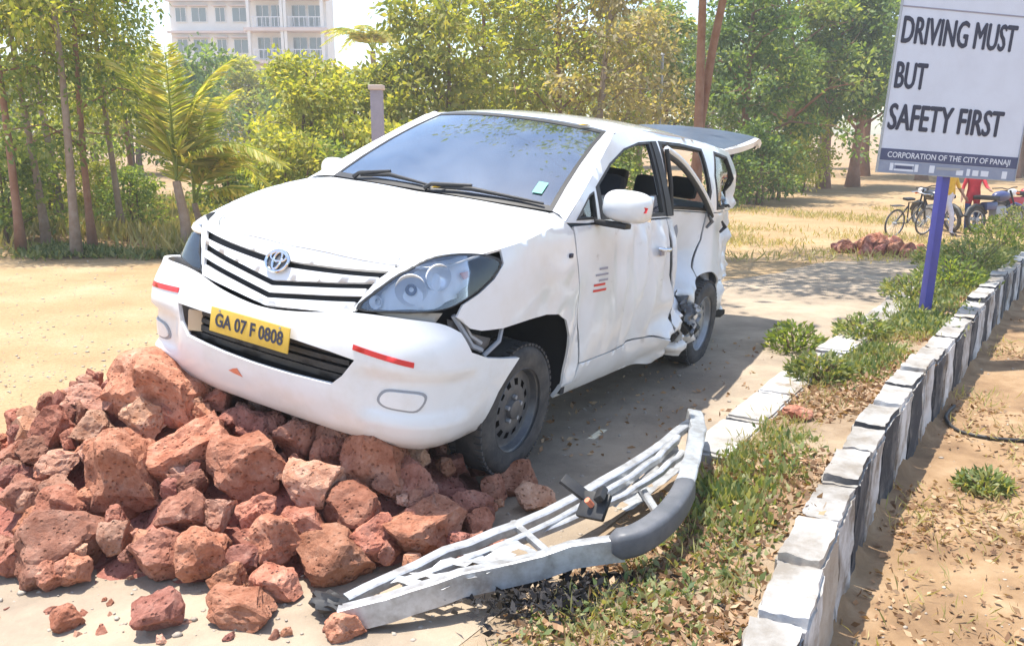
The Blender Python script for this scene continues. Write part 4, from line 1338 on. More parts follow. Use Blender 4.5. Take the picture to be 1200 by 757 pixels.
G = 'red stones of the heap under the car'
BIG = [
 (192, 462, 142, 88, 'rock', 'big brown boulder at the top of the heap touching the bumper corner'),
 (212, 537, 92, 98, 'rock', 'largest squared pink stone in the middle of the heap'),
 (143, 562, 82, 118, 'rock', 'tall wedge stone leaning left of the squared pink stone'),
 (283, 551, 86, 86, 'rock', 'slanted blocky stone right of the squared pink stone'),
 (365, 567, 72, 62, 'rockpale', 'pale rough round stone below the number plate'),
 (66, 650, 102, 88, 'rockdark', 'round purple-brown stone lying alone at the front left foot of the heap'),
 (179, 654, 66, 60, 'rockdark', 'angular dark stone right of the round purple-brown one'),
 (236, 652, 68, 62, 'rock', 'split-faced stone in the front row of the heap'),
 (210, 606, 58, 50, 'rockdark', 'small dark stone tucked under the squared pink stone'),
 (382, 658, 96, 68, 'rock', 'wide lumpy stone at the front of the heap behind the silver frame tip'),
 (354, 618, 54, 44, 'rock', 'squat stone below the pale rough round one'),
 (321, 688, 60, 48, 'rock', 'orange-brown stone at the very foot of the heap'),
 (278, 716, 84, 44, 'rock', 'long flat stone lying foremost on the pavement'),
 (265, 683, 44, 40, 'rock', 'small upright stone just behind the long flat one'),
 (178, 724, 58, 50, 'rockdark', 'dark broken stone lying by itself at the bottom edge'),
 (69, 727, 36, 32, 'rock', 'small pinkish stone by itself at bottom left'),
 (286, 658, 46, 36, 'rockdark', 'dark red stone wedged in the front row'),
 (322, 636, 62, 66, 'rock', 'slab-like stone leaning to the right in the lower heap'),
 (440, 548, 84, 88, 'rock', 'tall block standing under the bumper near the fog lamp'),
 (411, 602, 68, 62, 'rock', 'rounded stone in front of the tall block under the fog lamp'),
 (490, 624, 100, 72, 'rock', 'smooth wide stone at the right end of the heap'),
 (438, 634, 66, 56, 'rock', 'stone half hidden behind the smooth wide one'),
 (558, 597, 44, 38, 'rockdark', 'small dark stone alone between the heap and the front wheel'),
 (603, 566, 58, 48, 'rock', 'pinkish stone jammed against the front tyre'),
 (628, 578, 44, 42, 'rockpale', 'pale stone by the front tyre on its right side'),
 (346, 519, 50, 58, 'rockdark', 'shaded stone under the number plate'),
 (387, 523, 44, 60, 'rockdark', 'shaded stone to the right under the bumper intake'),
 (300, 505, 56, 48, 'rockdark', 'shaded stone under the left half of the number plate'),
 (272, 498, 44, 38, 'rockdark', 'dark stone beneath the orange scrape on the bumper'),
 (252, 470, 42, 34, 'rock', 'stone squeezed against the underside of the bumper'),
 (165, 492, 60, 52, 'rockpale', 'pale stone just below the big boulder'),
 (105, 472, 56, 40, 'rockpale', 'crumbly pale stone on the left shoulder of the heap'),
 (62, 505, 66, 52, 'rock', 'hollowed orange stone on the far left shoulder'),
 (38, 532, 44, 40, 'rockdark', 'dark pocked stone at the left edge of the heap'),
 (105, 505, 46, 40, 'rockpale', 'pale chunk beside the hollowed orange stone'),
 (115, 535, 44, 34, 'rock', 'stone between the wedge stone and the pale chunk'),
 (62, 548, 62, 34, 'rockpale', 'flat pale slab on the left slope'),
 (22, 585, 58, 48, 'rockdark', 'dark stone cut by the left picture edge'),
 (75, 597, 70, 44, 'rock', 'broad stone behind the round purple-brown one'),
 (130, 630, 36, 46, 'rockpale', 'small pale stone between the round and the angular dark stones'),
 (35, 618, 40, 40, 'rock', 'stone peeking out left of the round purple-brown one'),
 (8, 660, 30, 44, 'rock', 'stone at the lower left picture edge'),
 (60, 575, 44, 26, 'rockpale', 'thin pale stone on the left slope below the slab'),
 (250, 605, 46, 40, 'rockpale', 'pale stone below the slanted blocky stone'),
 (300, 600, 48, 36, 'rock', 'stone under the right corner of the slanted blocky one'),
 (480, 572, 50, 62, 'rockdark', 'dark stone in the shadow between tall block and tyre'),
 (402, 738, 46, 36, 'rock', 'brick-red lump under the torn tip of the silver frame'),
]
for i, (px, py, w, h, k, lab) in enumerate(BIG):
    place_rock(i, px, py, w, h, k, lab, G)
r_ = random.Random(3)
SMALL = 'small red stone filling the gaps between the big ones'
n = 0
while n < 285:
    x, y = r_.uniform(-2.7, -.05), r_.uniform(2.95, 4.9)
    z = heap_z(x, y)
    if z < .05: continue
    sz = r_.uniform(.04, .15)
    kd = r_.choice(('rock', 'rockdark', 'rockpale'))
    o = bpy.data.objects.new('laterite_stone', r_.choice(ROCKS[kd]))
    o.location = (x, y, ground_z(x, y) + z - sz * .15)
    o.rotation_euler = (r_.uniform(0, 6), r_.uniform(0, 6), r_.uniform(0, 6))
    o.scale = (sz * r_.uniform(.8, 1.4), sz, sz * r_.uniform(.7, 1.1))
    zone = 'on the far side of the heap behind the boulder' if y > 4.25 and x < -1.3 else 'in the shade under the bumper' if y > 3.75 and x > -1.5 else 'on the left slope of the heap' if x < -1.75 else 'at the front foot of the heap' if y < 3.3 else 'at the right end of the heap' if x > -.75 else 'between the big stones in mid heap'
    link(o); tag(o, 'small %s stone %s' % ({'rock': 'red', 'rockdark': 'dark brown', 'rockpale': 'pale pink'}[kd], zone), 'stone', 'small stones ' + zone)
    n += 1
CH = 'loose chip of red stone strewn on the pavement before the heap'
for i in range(46):
    p = at(r_.uniform(-10, 430), r_.uniform(655, 757))
    sz = r_.uniform(.012, .05)
    o = bpy.data.objects.new('stone_chip', r_.choice(ROCKS[r_.choice(('rock', 'rockdark', 'rockpale'))]))
    o.location = (p.x, p.y, p.z + sz * .3)
    o.rotation_euler = (r_.uniform(0, 6), r_.uniform(0, 6), r_.uniform(0, 6))
    o.scale = (sz * 1.3, sz, sz * .8)
    link(o); tag(o, CH, 'stone', 'stone chips on the pavement')
# rubble and earth the heap stands on
def build_heap():
    xs = [-3.0 + .09 * i for i in range(36)]
    ys = [2.75 + .09 * i for i in range(29)]
    verts = []
    for y in ys:
        for x in xs:
            q = Vector((x * 6, y * 6, 0))
            z = heap_z(x, y)
            verts.append((x, y, ground_z(x, y) + z - .12 + sst(.03, .2, z) * (.09 * noise.noise(q) + .05 * noise.noise(q * 2.3))))
    nx = len(xs)
    faces = [(j * nx + i, j * nx + i + 1, (j + 1) * nx + i + 1, (j + 1) * nx + i) for j in range(len(ys) - 1) for i in range(nx - 1)]
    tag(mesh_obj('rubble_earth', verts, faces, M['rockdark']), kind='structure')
build_heap()

# a second, smaller heap far down the road
r_ = random.Random(8)
c0 = at(1045, 300)
FAR = 'red stone in the low heap far down the road beside the sign post'
for i in range(46):
    a, d = r_.uniform(0, 6.28), r_.random() ** .6
    x, y = c0.x + math.cos(a) * d * .72, c0.y + .5 + math.sin(a) * d * .9
    sz = r_.uniform(.10, .25)
    o = bpy.data.objects.new('laterite_stone', r_.choice(ROCKS[r_.choice(('rock', 'rockdark', 'rockdark', 'rockpale'))]))
    o.location = (x, y, ground_z(x, y) + .20 * (1 - d) + sz * .25)
    o.rotation_euler = (r_.uniform(0, 6), r_.uniform(0, 6), r_.uniform(0, 6))
    o.scale = (sz * 1.3, sz, sz)
    link(o); tag(o, FAR, 'stone', 'stones of the far heap')
o = bpy.data.objects.new('laterite_stone', ROCKS['rock'][2])
p = at(936, 484, .16); o.location = p; o.scale = (.20, .12, .08); o.rotation_euler = (.1, .2, .4)
link(o); tag(o, 'flat red stone lying in the planted strip between the two kerbs', 'stone')

# ================================================================== THE TORN-OFF GUARD
def beam(name, pts, w, h, mat, parent, th=.004, roll=0.0, channel=True):
    """a pressed channel section swept along a path: top web with two down-turned flanges"""
    pts = [Vector(p) for p in pts]
    prof = [(-w/2, -h), (-w/2, 0), (-w/2 + .006, .005), (w/2 - .006, .005), (w/2, 0), (w/2, -h), (w/2 - th, -h), (w/2 - th, -th), (-w/2 + th, -th), (-w/2 + th, -h)]
    bm = bmesh.new()
    rings = []
    for i, p in enumerate(pts):
        t = (pts[min(i + 1, len(pts) - 1)] - pts[max(i - 1, 0)]).normalized()
        side = t.cross(Vector((0, 0, 1))).normalized()
        up = side.cross(t).normalized()
        rot = Matrix.Rotation(roll, 3, t)
        side, up = rot @ side, rot @ up
        dn = Vector((noise.noise(p * 9), noise.noise(p * 9 + Vector((4, 0, 0))), noise.noise(p * 9 + Vector((0, 4, 0))))) * .013     # knocks and bends
        rings.append([bm.verts.new(p + dn + side * a + up * b) for a, b in prof])
    k = len(prof)
    for a, b in zip(rings, rings[1:]):
        for j in range(k):
            bm.faces.new((a[j], a[(j + 1) % k], b[(j + 1) % k], b[j]))
    bm.faces.new(rings[0]); bm.faces.new(rings[-1][::-1])
    return bm_obj(name, bm, mat, parent, True, 30)
gd = empty('torn_guard_frame', (.0, 2.9, .05))
tag(gd, 'torn-off silver metal guard frame with dark grey end cap lying before the wheel', 'guard frame')
g0 = Vector((.0, 2.9, .05))
A = [at(395, 712, .10), at(480, 690, .15), at(600, 655, .20), at(725, 628, .26)]
beam('outer_rail', [p - g0 for p in catmull([tuple(p) for p in A], 4)] if False else [Vector(p) - g0 for p in catmull([tuple(p) for p in A], 4)], .055, .085, M['alu'], gd, roll=R(-6))
B = [at(800, 575, .30), at(812, 535, .31), at(818, 500, .30), at(815, 482, .28)]
beam('end_arm', [Vector(p) - g0 for p in catmull([tuple(p) for p in B], 4)], .075, .07, M['alu'], gd, roll=R(8))
C_ = [at(715, 628, .275), at(745, 622, .285), at(775, 603, .30), at(795, 580, .31), at(806, 558, .31)]
M['capgrey'] = material('dark_grey_end_cap', (.085, .09, .10), .5, noise_=(9, 5, .4, .8), col2=(.15, .15, .16), bump=(30, .1, .01))
bm = bmesh.new()
cp = [Vector(p) - g0 for p in catmull([tuple(p) for p in C_], 5)]
rings = []
for i, p in enumerate(cp):
    t = (cp[min(i + 1, len(cp) - 1)] - cp[max(i - 1, 0)]).normalized()
    side = t.cross(Vector((0, 0, 1))).normalized()
    up = side.cross(t).normalized()
    f = min(1, .55 + .45 * min(i, len(cp) - 1 - i) / 2)
    ring_ = []
    for k in range(20):
        a = 2 * math.pi * k / 20
        ca, sa = math.cos(a), math.sin(a)
        ring_.append(bm.verts.new(p - up * .035 + side * math.copysign(abs(ca) ** .5, ca) * .044 * f + up * math.copysign(abs(sa) ** .5, sa) * .052 * f))
    rings.append(ring_)
for a, b in zip(rings, rings[1:]):
    for k in range(20):
        bm.faces.new((a[k], a[(k + 1) % 20], b[(k + 1) % 20], b[k]))
bm.faces.new(rings[0]); bm.faces.new(rings[-1][::-1])
bm_obj('end_cap', bm, M['capgrey'], gd, True, 45)
R2 = [at(405, 700, .10), at(520, 645, .15), at(640, 598, .20), at(760, 530, .24), at(812, 490, .27)]
beam('inner_rail', [Vector(p) - g0 for p in catmull([tuple(p) for p in R2], 4)], .05, .03, M['alu'], gd)
R3 = [at(470, 680, .13), at(600, 632, .19), at(700, 580, .22), at(770, 535, .25), at(795, 510, .27)]
beam('inner_rail', [Vector(p) - g0 for p in catmull([tuple(p) for p in R3], 4)], .032, .025, M['alu'], gd)
for (a, b) in (((600, 612), (640, 645)), ((735, 545), (770, 600))):
    p, q = at(*a, .17), at(*b, .20)
    beam('cross_strut', [p - g0, p.lerp(q, .5) - g0 + Vector((0, 0, .01)), q - g0], .03, .02, M['alu'], gd)
R5 = [at(585, 640, .16), at(690, 598, .21), at(760, 560, .25), at(800, 528, .28)]
beam('inner_rail', [Vector(p) - g0 for p in catmull([tuple(p) for p in R5], 4)], .03, .02, M['alu'], gd)
# torn web of thin sheet still hanging between the rails
for k, (qa, qb, qc, qd) in enumerate((((455, 682), (600, 628), (640, 650), (520, 690)), ((700, 585), (790, 520), (806, 545), (735, 600)))):
    P4 = [at(*q, z) - g0 for q, z in zip((qa, qb, qc, qd), (.125, .185, .205, .15))]
    vs, fs = [], []
    for j in range(7):
        for i in range(13):
            p = P4[0].lerp(P4[1], i / 12).lerp(P4[3].lerp(P4[2], i / 12), j / 6)
            q = p * 14
            vs.append(p + Vector((noise.noise(q), noise.noise(q + Vector((3, 0, 0))), noise.noise(q + Vector((0, 3, 0))))) * .016)
    for j in range(6):
        for i in range(12):
            if noise.noise((i * .55 + k * 9, j * .9, 3)) < .16: fs.append((j * 13 + i, j * 13 + i + 1, (j + 1) * 13 + i + 1, (j + 1) * 13 + i))
    mesh_obj('torn_web', vs, fs, M['alu'], gd)
# black bracket standing on the rails
br = empty('black_bracket', tuple(at(690, 590, .30) - g0), (R(20), R(-15), R(-40)), gd)
box('bracket_leg', (-.06, .03, .05), (.13, .05, .02), M['black'], br, Euler((0, R(50), 0)), .006)
box('bracket_plate', (.02, 0, -.01), (.12, .11, .025), M['black'], br, Euler((R(25), R(10), 0)), .008)
box('bracket_lug', (.06, .02, .03), (.04, .07, .03), M['black'], br, Euler((0, R(-20), R(15))), .008)
tube('bracket_bolt', [(.02, -.01, .0), (.02, -.02, .035)], .012, M['orange'], br, 8)
# crumpled black end at the left tip
tipp = at(392, 708, .07) - g0
bm = bmesh.new()
bmesh.ops.create_icosphere(bm, subdivisions=3, radius=1)
for v in bm.verts:
    q = v.co * 2.2
    v.co = Vector((v.co.x * .10, v.co.y * .045, v.co.z * .035)) * (1 + .5 * noise.noise(q) + .25 * noise.noise(q * 2.3))
bmesh.ops.rotate(bm, verts=bm.verts, cent=(0, 0, 0), matrix=Matrix.Rotation(R(-28), 3, 'Z'))
bmesh.ops.translate(bm, verts=bm.verts, vec=tipp)
bm_obj('crumpled_tip', bm, M['black'], gd, True, 30)

# ================================================================== THE SIGN
sg_base = at(1082, 366, .12)
sign = empty('road_sign', tuple(sg_base))
tag(sign, 'white safety sign reading driving must but safety first on a violet post', 'sign')
# the board faces the camera and the road, slightly turned
D = sg_base.y / 1.0
def sx(px, py, y):            # point on the plane y = const
    c, s = math.cos(CAM_PITCH), math.sin(CAM_PITCH)
    v = -(py - 378.5) / FOCAL
    d = Vector(((px - 600) / FOCAL, c + v * s, -s + v * c))
    return Vector((0, 0, CAM_H)) + d * (y / d.y)
bl = sx(1027, 202, sg_base.y - .12); brr = sx(1189, 213, sg_base.y + .02)
tl = sx(1043, 0, sg_base.y - .12)
ux = (brr - bl).normalized()
ux = Vector((ux.x, ux.y, ux.z))
uy = Vector((-.034, 0, 1)); uy = (uy - ux * uy.dot(ux)).normalized()
uz = ux.cross(uy)
W_ = (brr - bl).length
px_m = W_ / 163.0             # metres per picture pixel on the board
H_ = 262 * px_m
B0 = bl - sg_base
rotB = Matrix((ux, uy, uz)).transposed().to_4x4()
def onb(u, v, o=0.0): return Matrix.Translation(B0 + ux * u + uy * v + uz * o) @ rotB
def board(name, u0, v0, u1, v1, o, th, mat):
    bm = bmesh.new()
    box_bm(bm, (0, 0, 0), (u1 - u0, v1 - v0, th))
    bmesh.ops.transform(bm, matrix=onb((u0 + u1) / 2, (v0 + v1) / 2, o), verts=bm.verts)
    return bm_obj(name, bm, mat, sign)
board('backing_sheet', 0, 0, W_, H_, -.012, .02, M['board'])
board('sponsor_band', .003, .003, W_ - .003, 13 * px_m, 0, .003, M['bluegrey'])
board('name_band', .003, 13.5 * px_m, W_ - .003, 26 * px_m, 0, .003, M['navy'])
board('seam', .0, 171 * px_m, W_, 172.4 * px_m, 0, .004, M['greyink'])
for a, b, c, d in ((0, 0, .008, H_), (W_ - .008, 0, W_, H_), (.008, 0, W_ - .008, .008), (.008, H_ - .008, W_ - .008, H_)):
    board('frame_edge', a, b, c, d, -.009, .03, M['galv'])
for body, u, v, size, al in (('DRIVING MUST', 4, 147, 38, 'LEFT'), ('BUT', 4, 101, 38, 'LEFT'), ('SAFETY FIRST', 4, 58, 38, 'LEFT')):
    text_mesh('lettering', body, size * px_m, M['ink'], sign, onb(u * px_m, v * px_m, .0015), .0, al, .001, heavy=.036 * size * px_m, sx=.585 if 'SAF' in body else .505)
text_mesh('lettering', 'CORPORATION OF THE CITY OF PANAJI', 8.5 * px_m, M['whiteink'], sign, onb(W_ / 2, 19.5 * px_m, .003), .0006, 'CENTER', .0008, sx=.93)
for u0, u1, v0, v1, mt in ((14, 18, 3, 11, 'whiteink'), (19, 42, 9, 11, 'whiteink'), (19, 42, 3, 5, 'whiteink'), (43, 47, 3, 11, 'whiteink'), (60, 66, 3, 11, 'whiteink'), (68, 96, 7, 10, 'galv'), (92, 100, 2.5, 8, 'whiteink'), (104, 108, 2.5, 10, 'whiteink'), (111, 118, 3, 9, 'whiteink'), (121, 130, 3, 9, 'whiteink'), (146, 152, 2, 10, 'whiteink'), (21, 40, 5.6, 8.4, 'navy')):
    board('sponsor_mark', u0 * px_m, v0 * px_m, u1 * px_m, v1 * px_m, .0025, .0016, M[mt])
# post: square tube from the soil up behind the board, with two clamps
top_ = B0 + ux * (W_ * .47) + uy * (H_ * .96) - uz * .06
mid_ = B0 + ux * (W_ * .44) + uy * 0 - uz * .06
def post(name, a, b, w, mat):
    bm = bmesh.new()
    d = (b - a)
    box_bm(bm, (0, 0, d.length / 2), (w, w, d.length), None, .006)
    bmesh.ops.transform(bm, matrix=Matrix.Translation(a) @ d.to_track_quat('Z', 'Y').to_matrix().to_4x4(), verts=bm.verts)
    return bm_obj(name, bm, mat, sign, True)
post('post', Vector((0, 0, -.25)), top_, .078, M['violet'])
for v in (.25, .75):
    board('clamp', W_ * .36, H_ * v, W_ * .60, H_ * v + .04, -.03, .016, M['galv'])

# ================================================================== GREENERY
NR = np.random.default_rng(7)

def leaf_arrays(centers, dirs, size, aspect=.45, fold=.25, nr=NR):
    """a folded, pointed four-cornered leaf at each centre, growing along its direction"""
    n = len(centers)
    d = dirs / (np.linalg.norm(dirs, axis=1)[:, None] + 1e-9)
    r = nr.normal(size=(n, 3))
    s = np.cross(d, r)
    s /= np.linalg.norm(s, axis=1)[:, None] + 1e-9
    u = np.cross(s, d)
    L = size[:, None]
    base = centers
    tip = centers + d * L
    mid = centers + d * L * .45
    a = mid + s * L * aspect * .5 + u * L * fold * .3
    b = mid - s * L * aspect * .5 + u * L * fold * .3
    V = np.stack([base, a, tip, b], 1).reshape(-1, 3)
    F = np.arange(4 * n).reshape(n, 4)
    return V, F

def quads_mesh(name, V, F, mat):
    me = bpy.data.meshes.new(name)
    me.vertices.add(len(V)); me.vertices.foreach_set('co', np.asarray(V, np.float32).ravel())
    me.loops.add(F.size); me.loops.foreach_set('vertex_index', F.astype(np.int32).ravel())
    me.polygons.add(len(F))
    me.polygons.foreach_set('loop_start', np.arange(0, F.size, F.shape[1], dtype=np.int32))
    me.update(calc_edges=True)
    me.materials.append(mat)
    return me

def tree_meshes(kind, seed, H, spread, trunk_r, n_leaf, leaf, clump, mat, bark, start=.35, lean=.0, droop=.0, stems=1, nbr=13):
    """a tapering trunk with forking limbs, and leaves in clumps round the twigs"""
    r_ = random.Random(seed)
    nr = np.random.default_rng(seed)
    bm = bmesh.new()
    centres = []
    for st in range(stems):
        off = Vector((r_.uniform(-.25, .25), r_.uniform(-.25, .25), 0)) * (stems > 1)
        pts, rad = [], []
        ln = Vector((r_.uniform(-1, 1), r_.uniform(-1, 1), 0)) * (lean + .12 * (stems > 1))
        K = 9
        for k in range(K + 1):
            t = k / K
            pts.append(off + Vector((math.sin(t * 4 + seed) * .05 * H * .4, math.cos(t * 3.3 + seed * 2) * .05 * H * .4, 0)) * t + ln * H * t * t + Vector((0, 0, H * .88 * t)))
            rad.append(trunk_r * (1 - .80 * t) * (1 + .5 * max(0, .12 - t) / .12))
        tube_bm(bm, pts, rad, 8)
        for b in range(nbr):
            t = start + (1 - start) * (b + r_.random()) / nbr
            i = min(int(t * K), K - 1)
            p0 = pts[i].lerp(pts[i + 1], t * K - i)
            a = b * 2.4 + r_.uniform(-.5, .5) + st
            reach = spread * (1.15 - .75 * (t - start) / (1 - start)) * r_.uniform(.65, 1.1)
            up = r_.uniform(.15, .65) * reach - droop * reach
            p2 = p0 + Vector((math.cos(a) * reach, math.sin(a) * reach, up))
            p1 = p0.lerp(p2, .5) + Vector((0, 0, .14 * reach))
            rb = trunk_r * .34 * (1 - .6 * t)
            tube_bm(bm, [p0, p1, p2], [rb, rb * .65, rb * .22], 5)
            for q in range(5):
                f = .35 + .65 * (q + r_.random()) / 5
                c = (p0.lerp(p1, f * 2) if f < .5 else p1.lerp(p2, f * 2 - 1))
                e = c + Vector((r_.gauss(0, 1), r_.gauss(0, 1), r_.gauss(0, .7) - droop)) * reach * .24
                tube_bm(bm, [c, e], [rb * .28, rb * .1], 4)
                centres += [e, c.lerp(e, .5)]
    tm = bpy.data.meshes.new('trunk')
    bmesh.ops.recalc_face_normals(bm, faces=bm.faces)
    bm.to_mesh(tm); bm.free()
    tm.polygons.foreach_set('use_smooth', [True] * len(tm.polygons))
    tm.materials.append(bark)
    C = np.array([tuple(c) for c in centres])
    w = nr.random(len(C)) ** 1.5 + .12
    idx = nr.choice(len(C), n_leaf, p=w / w.sum())
    # leaves sit in a shell about each twig end, so that clumps have lit tops and gaps between them
    o = nr.normal(size=(n_leaf, 3))
    o /= np.linalg.norm(o, axis=1)[:, None]
    rr = clump * nr.random(n_leaf) ** .5
    P = C[idx] + o * rr[:, None] * np.array([1, 1, .72])
    D = o + nr.normal(size=(n_leaf, 3)) * .6 + np.array([0, 0, -.25 - droop * 1.5])
    V, F = leaf_arrays(P, D, leaf * nr.uniform(.6, 1.3, n_leaf), .5, .3, nr)
    return tm, quads_mesh('crown', V, F, mat)

def plant_tree(name, tm, cm, loc, label, cat, group=None, scale=1.0, rz=0.0, sz=None, parts=('trunk', 'crown')):
    e = empty(name, loc, (0, 0, rz))
    e.scale = (scale, scale, sz or scale)
    if tm: link(bpy.data.objects.new(parts[0], tm), e)
    link(bpy.data.objects.new(parts[1], cm), e)
    tag(e, label, cat, group)
    return e

def spot(px, y):
    c, s = math.cos(CAM_PITCH), math.sin(CAM_PITCH)
    v = -(157 - 378.5) / FOCAL
    x = (px - 600) / FOCAL / (c + v * s) * y
    return Vector((x, y, ground_z(x, y) - .05))

T = {}
T['slim'] = [tree_meshes('slim', 21 + i, 7.5, 1.35, .07, 4700, .105, .45, M['leaf_mid' if i == 0 else 'leaf_lime'], M['barkpale' if i else 'barkred'], (.24, .34, .42)[i], .05, .25, 1, 14) for i in range(3)]
T['lime'] = [tree_meshes('lime', 31 + i, 5.0, 1.9, .09, 5500, .17, .42, M['leaf_lime'], M['bark'], .16, .03, .0, 2, 11) for i in range(2)]
T['tall'] = [tree_meshes('tall', 41 + i, 9.5, 2.4, .15, 6000, .19, .52, M['leaf_mid' if i else 'leaf_lime'], M['barkred'], .22, .05, .08, 1, 20) for i in range(2)]
T['dark'] = [tree_meshes('dark', 51 + i, 10.0, 3.1, .24, 8000, .24, .62, M['leaf_dark' if i else 'leaf_mid'], M['barkred'], .24, .06, .05, 1, 20) for i in range(3)]
T['olive'] = [tree_meshes('olive', 61, 8.5, 2.2, .14, 4000, .19, .5, M['leaf_dry'], M['barkpale'], .30, .06, .12, 1, 18)]
T['fork'] = [tree_meshes('fork', 93, 11.0, 5.4, .085, 15000, .19, .7, M['leaf_mid'], M['barkred'], .42, .05, .0, 2, 16)]
T['shrub'] = [tree_meshes('shrub', 71 + i, 2.6, 1.3, .04, 3200, .14, .34, M[('leaf_mid', 'leaf_dark', 'leaf_lime')[i]], M['bark'], .08, .02, .1, 4, 7) for i in range(3)]

GT = 'trees along the far side of the road'
rows = [
 # name, kind, variant, px, y, scale, height scale, label
 ('slender_tree', 'slim', 0, 8, 13.6, 1.0, 1.0, 'slender tree with leaning trunk at the far left edge'),
 ('slender_tree', 'slim', 1, 40, 14.6, .95, 1.0, 'slender reddish tree second from the left edge'),
 ('slender_tree', 'slim', 2, 74, 13.3, 1.0, 1.05, 'tall pale twin-looking trunk left of the young palm'),
 ('slender_tree', 'slim', 0, 95, 14.2, .9, 1.05, 'thin brown trunk close behind the pale tall one'),
 ('slender_tree', 'slim', 2, 132, 15.8, .95, .95, 'slim tree nearest the young palm on its left'),
 ('slender_tree', 'slim', 1, 60, 17.5, 1.2, 1.1, 'tree filling the gap behind the leftmost trunks'),
 ('slender_tree', 'slim', 0, 150, 20.0, 1.0, 1.0, 'thin tree behind the young palm'),
 ('yellow_green_tree', 'lime', 0, 352, 20.5, .95, .85, 'yellow-green bushy tree right above the bonnet'),
 ('yellow_green_tree', 'lime', 1, 405, 22.5, 1.0, .85, 'yellow-green bushy tree above the far door mirror'),
 ('yellow_green_tree', 'lime', 0, 470, 23.5, 1.05, .95, 'yellow-green bushy tree behind the left top corner of the windscreen'),
 ('yellow_green_tree', 'lime', 1, 520, 24.5, 1.25, 1.25, 'taller yellow-green tree with pointed top left of the roof'),
 ('tall_tree', 'tall', 0, 565, 27.0, 1.0, .85, 'tall light green tree behind the left part of the roof'),
 ('tall_tree', 'tall', 1, 612, 29.0, 1.0, 1.0, 'tall mid-green tree behind the middle of the roof'),
 ('tall_tree', 'tall', 0, 655, 26.5, .95, 1.0, 'tall light green tree behind the right part of the roof'),
 ('olive_tree', 'olive', 0, 700, 25.0, 1.0, 1.0, 'dry olive-brown tree above the open tailgate hinge'),
 ('olive_tree', 'olive', 0, 748, 30.0, .95, .85, 'dry olive-brown tree behind the tailgate'),
 ('tall_tree', 'tall', 1, 778, 32.0, 1.0, .8, 'small mid-green tree left of the forked pink trunk'),
 ('forked_tree', 'fork', 0, 822, 13.6, 1.0, 1.0, 'tall tree with bare pink forked trunk rising behind the tailgate'),
 ('broad_tree', 'dark', 1, 872, 31.0, .85, .85, 'dense dark tree right behind the open tailgate'),
 ('broad_tree', 'dark', 0, 925, 36.0, 1.0, 1.0, 'broad green tree left of the two reddish trunks'),
 ('broad_tree', 'dark', 1, 970, 37.5, .95, 1.0, 'dark tree with the left one of two reddish trunks near the sign'),
 ('broad_tree', 'dark', 2, 1004, 38.5, 1.0, 1.0, 'dark tree with the right one of two reddish trunks near the sign'),
 ('broad_tree', 'dark', 0, 1085, 44.0, 1.0, 1.0, 'broad tree hidden behind the sign board'),
 ('broad_tree', 'dark', 2, 1195, 46.0, 1.0, 1.0, 'broad tree right of the sign board'),
]
for i, (nm, k, v, px, y, s_, h_, lab) in enumerate(rows):
    tm, cm = T[k][v % len(T[k])]
    plant_tree(nm, tm, cm, spot(px, y), lab, 'tree', GT, s_, i * 1.37, h_)
r_ = random.Random(77)
for i in range(16):
    k = r_.choice(('dark', 'tall', 'dark', 'olive'))
    tm, cm = r_.choice(T[k])
    px = 395 + i * 62 + r_.uniform(-20, 20)
    y = r_.uniform(48, 62)
    top = .62 if px < 580 else 1.1
    plant_tree('distant_tree', tm, cm, spot(px, y), 'one of the distant trees closing the view behind the nearer ones', 'tree', 'distant trees', 1.25, r_.uniform(0, 6), top * r_.uniform(.9, 1.1))
for i in range(7):
    tm, cm = T['lime' if i % 2 else 'shrub'][0 if i % 2 else i % 3]
    plant_tree('distant_bush', tm, cm, spot(-20 + i * 62, 40 + (i * 7) % 9), 'one of the hazy bushes standing far off before the apartment building', 'bush', 'bushes before the building', 1.9, i * 2.1, 2.3 if i % 2 == 0 else 1.25)
# undergrowth
US = [(5, 14.8, 0, .8, 'green bush at the foot of the leftmost trees'), (40, 17.5, 2, .8, 'yellow-green bush deep between the leftmost trunks'), (110, 18.6, 2, .6, 'yellow-green bush between the slim trunks'), (150, 16.5, 0, .6, 'low green bush left of the young palm'),
      (265, 17.5, 0, .75, 'small bush right of the young palm'), (300, 19.5, 2, .9, 'yellow-green bush under the arching palm frond'), (335, 18.0, 2, 1.0, 'yellow-green bush left of the bonnet corner'), (380, 19.0, 0, .95, 'bush just above the far door mirror'), (425, 20.0, 2, 1.15, 'yellow-green bush left of the grey post'), (470, 20.5, 2, 1.1, 'yellow-green bush right of the grey post'), (560, 24.0, 0, 1.1, 'bush behind the roof near its left corner'), (640, 24.5, 2, 1.0, 'light bush behind the roof ridge'), (720, 23.5, 0, 1.0, 'bush behind the tailgate hinge'), (860, 27.5, 1, 1.0, 'dark bush under the open tailgate tip'), (890, 29.0, 1, 1.15, 'dark bush left of the sunny clearing'), (915, 31.0, 2, 1.0, 'yellow-green bush at the edge of the sunny clearing'), (940, 36.0, 2, 1.3, 'light bush between dark bushes and reddish trunks')]
for i, (px, y, v, s_, lab) in enumerate(US):
    tm, cm = T['shrub'][v]
    plant_tree('bush', tm, cm, spot(px, y), lab, 'bush', 'undergrowth by the trees', s_, i * 2.2, s_ * .95, ('stems', 'crown'))

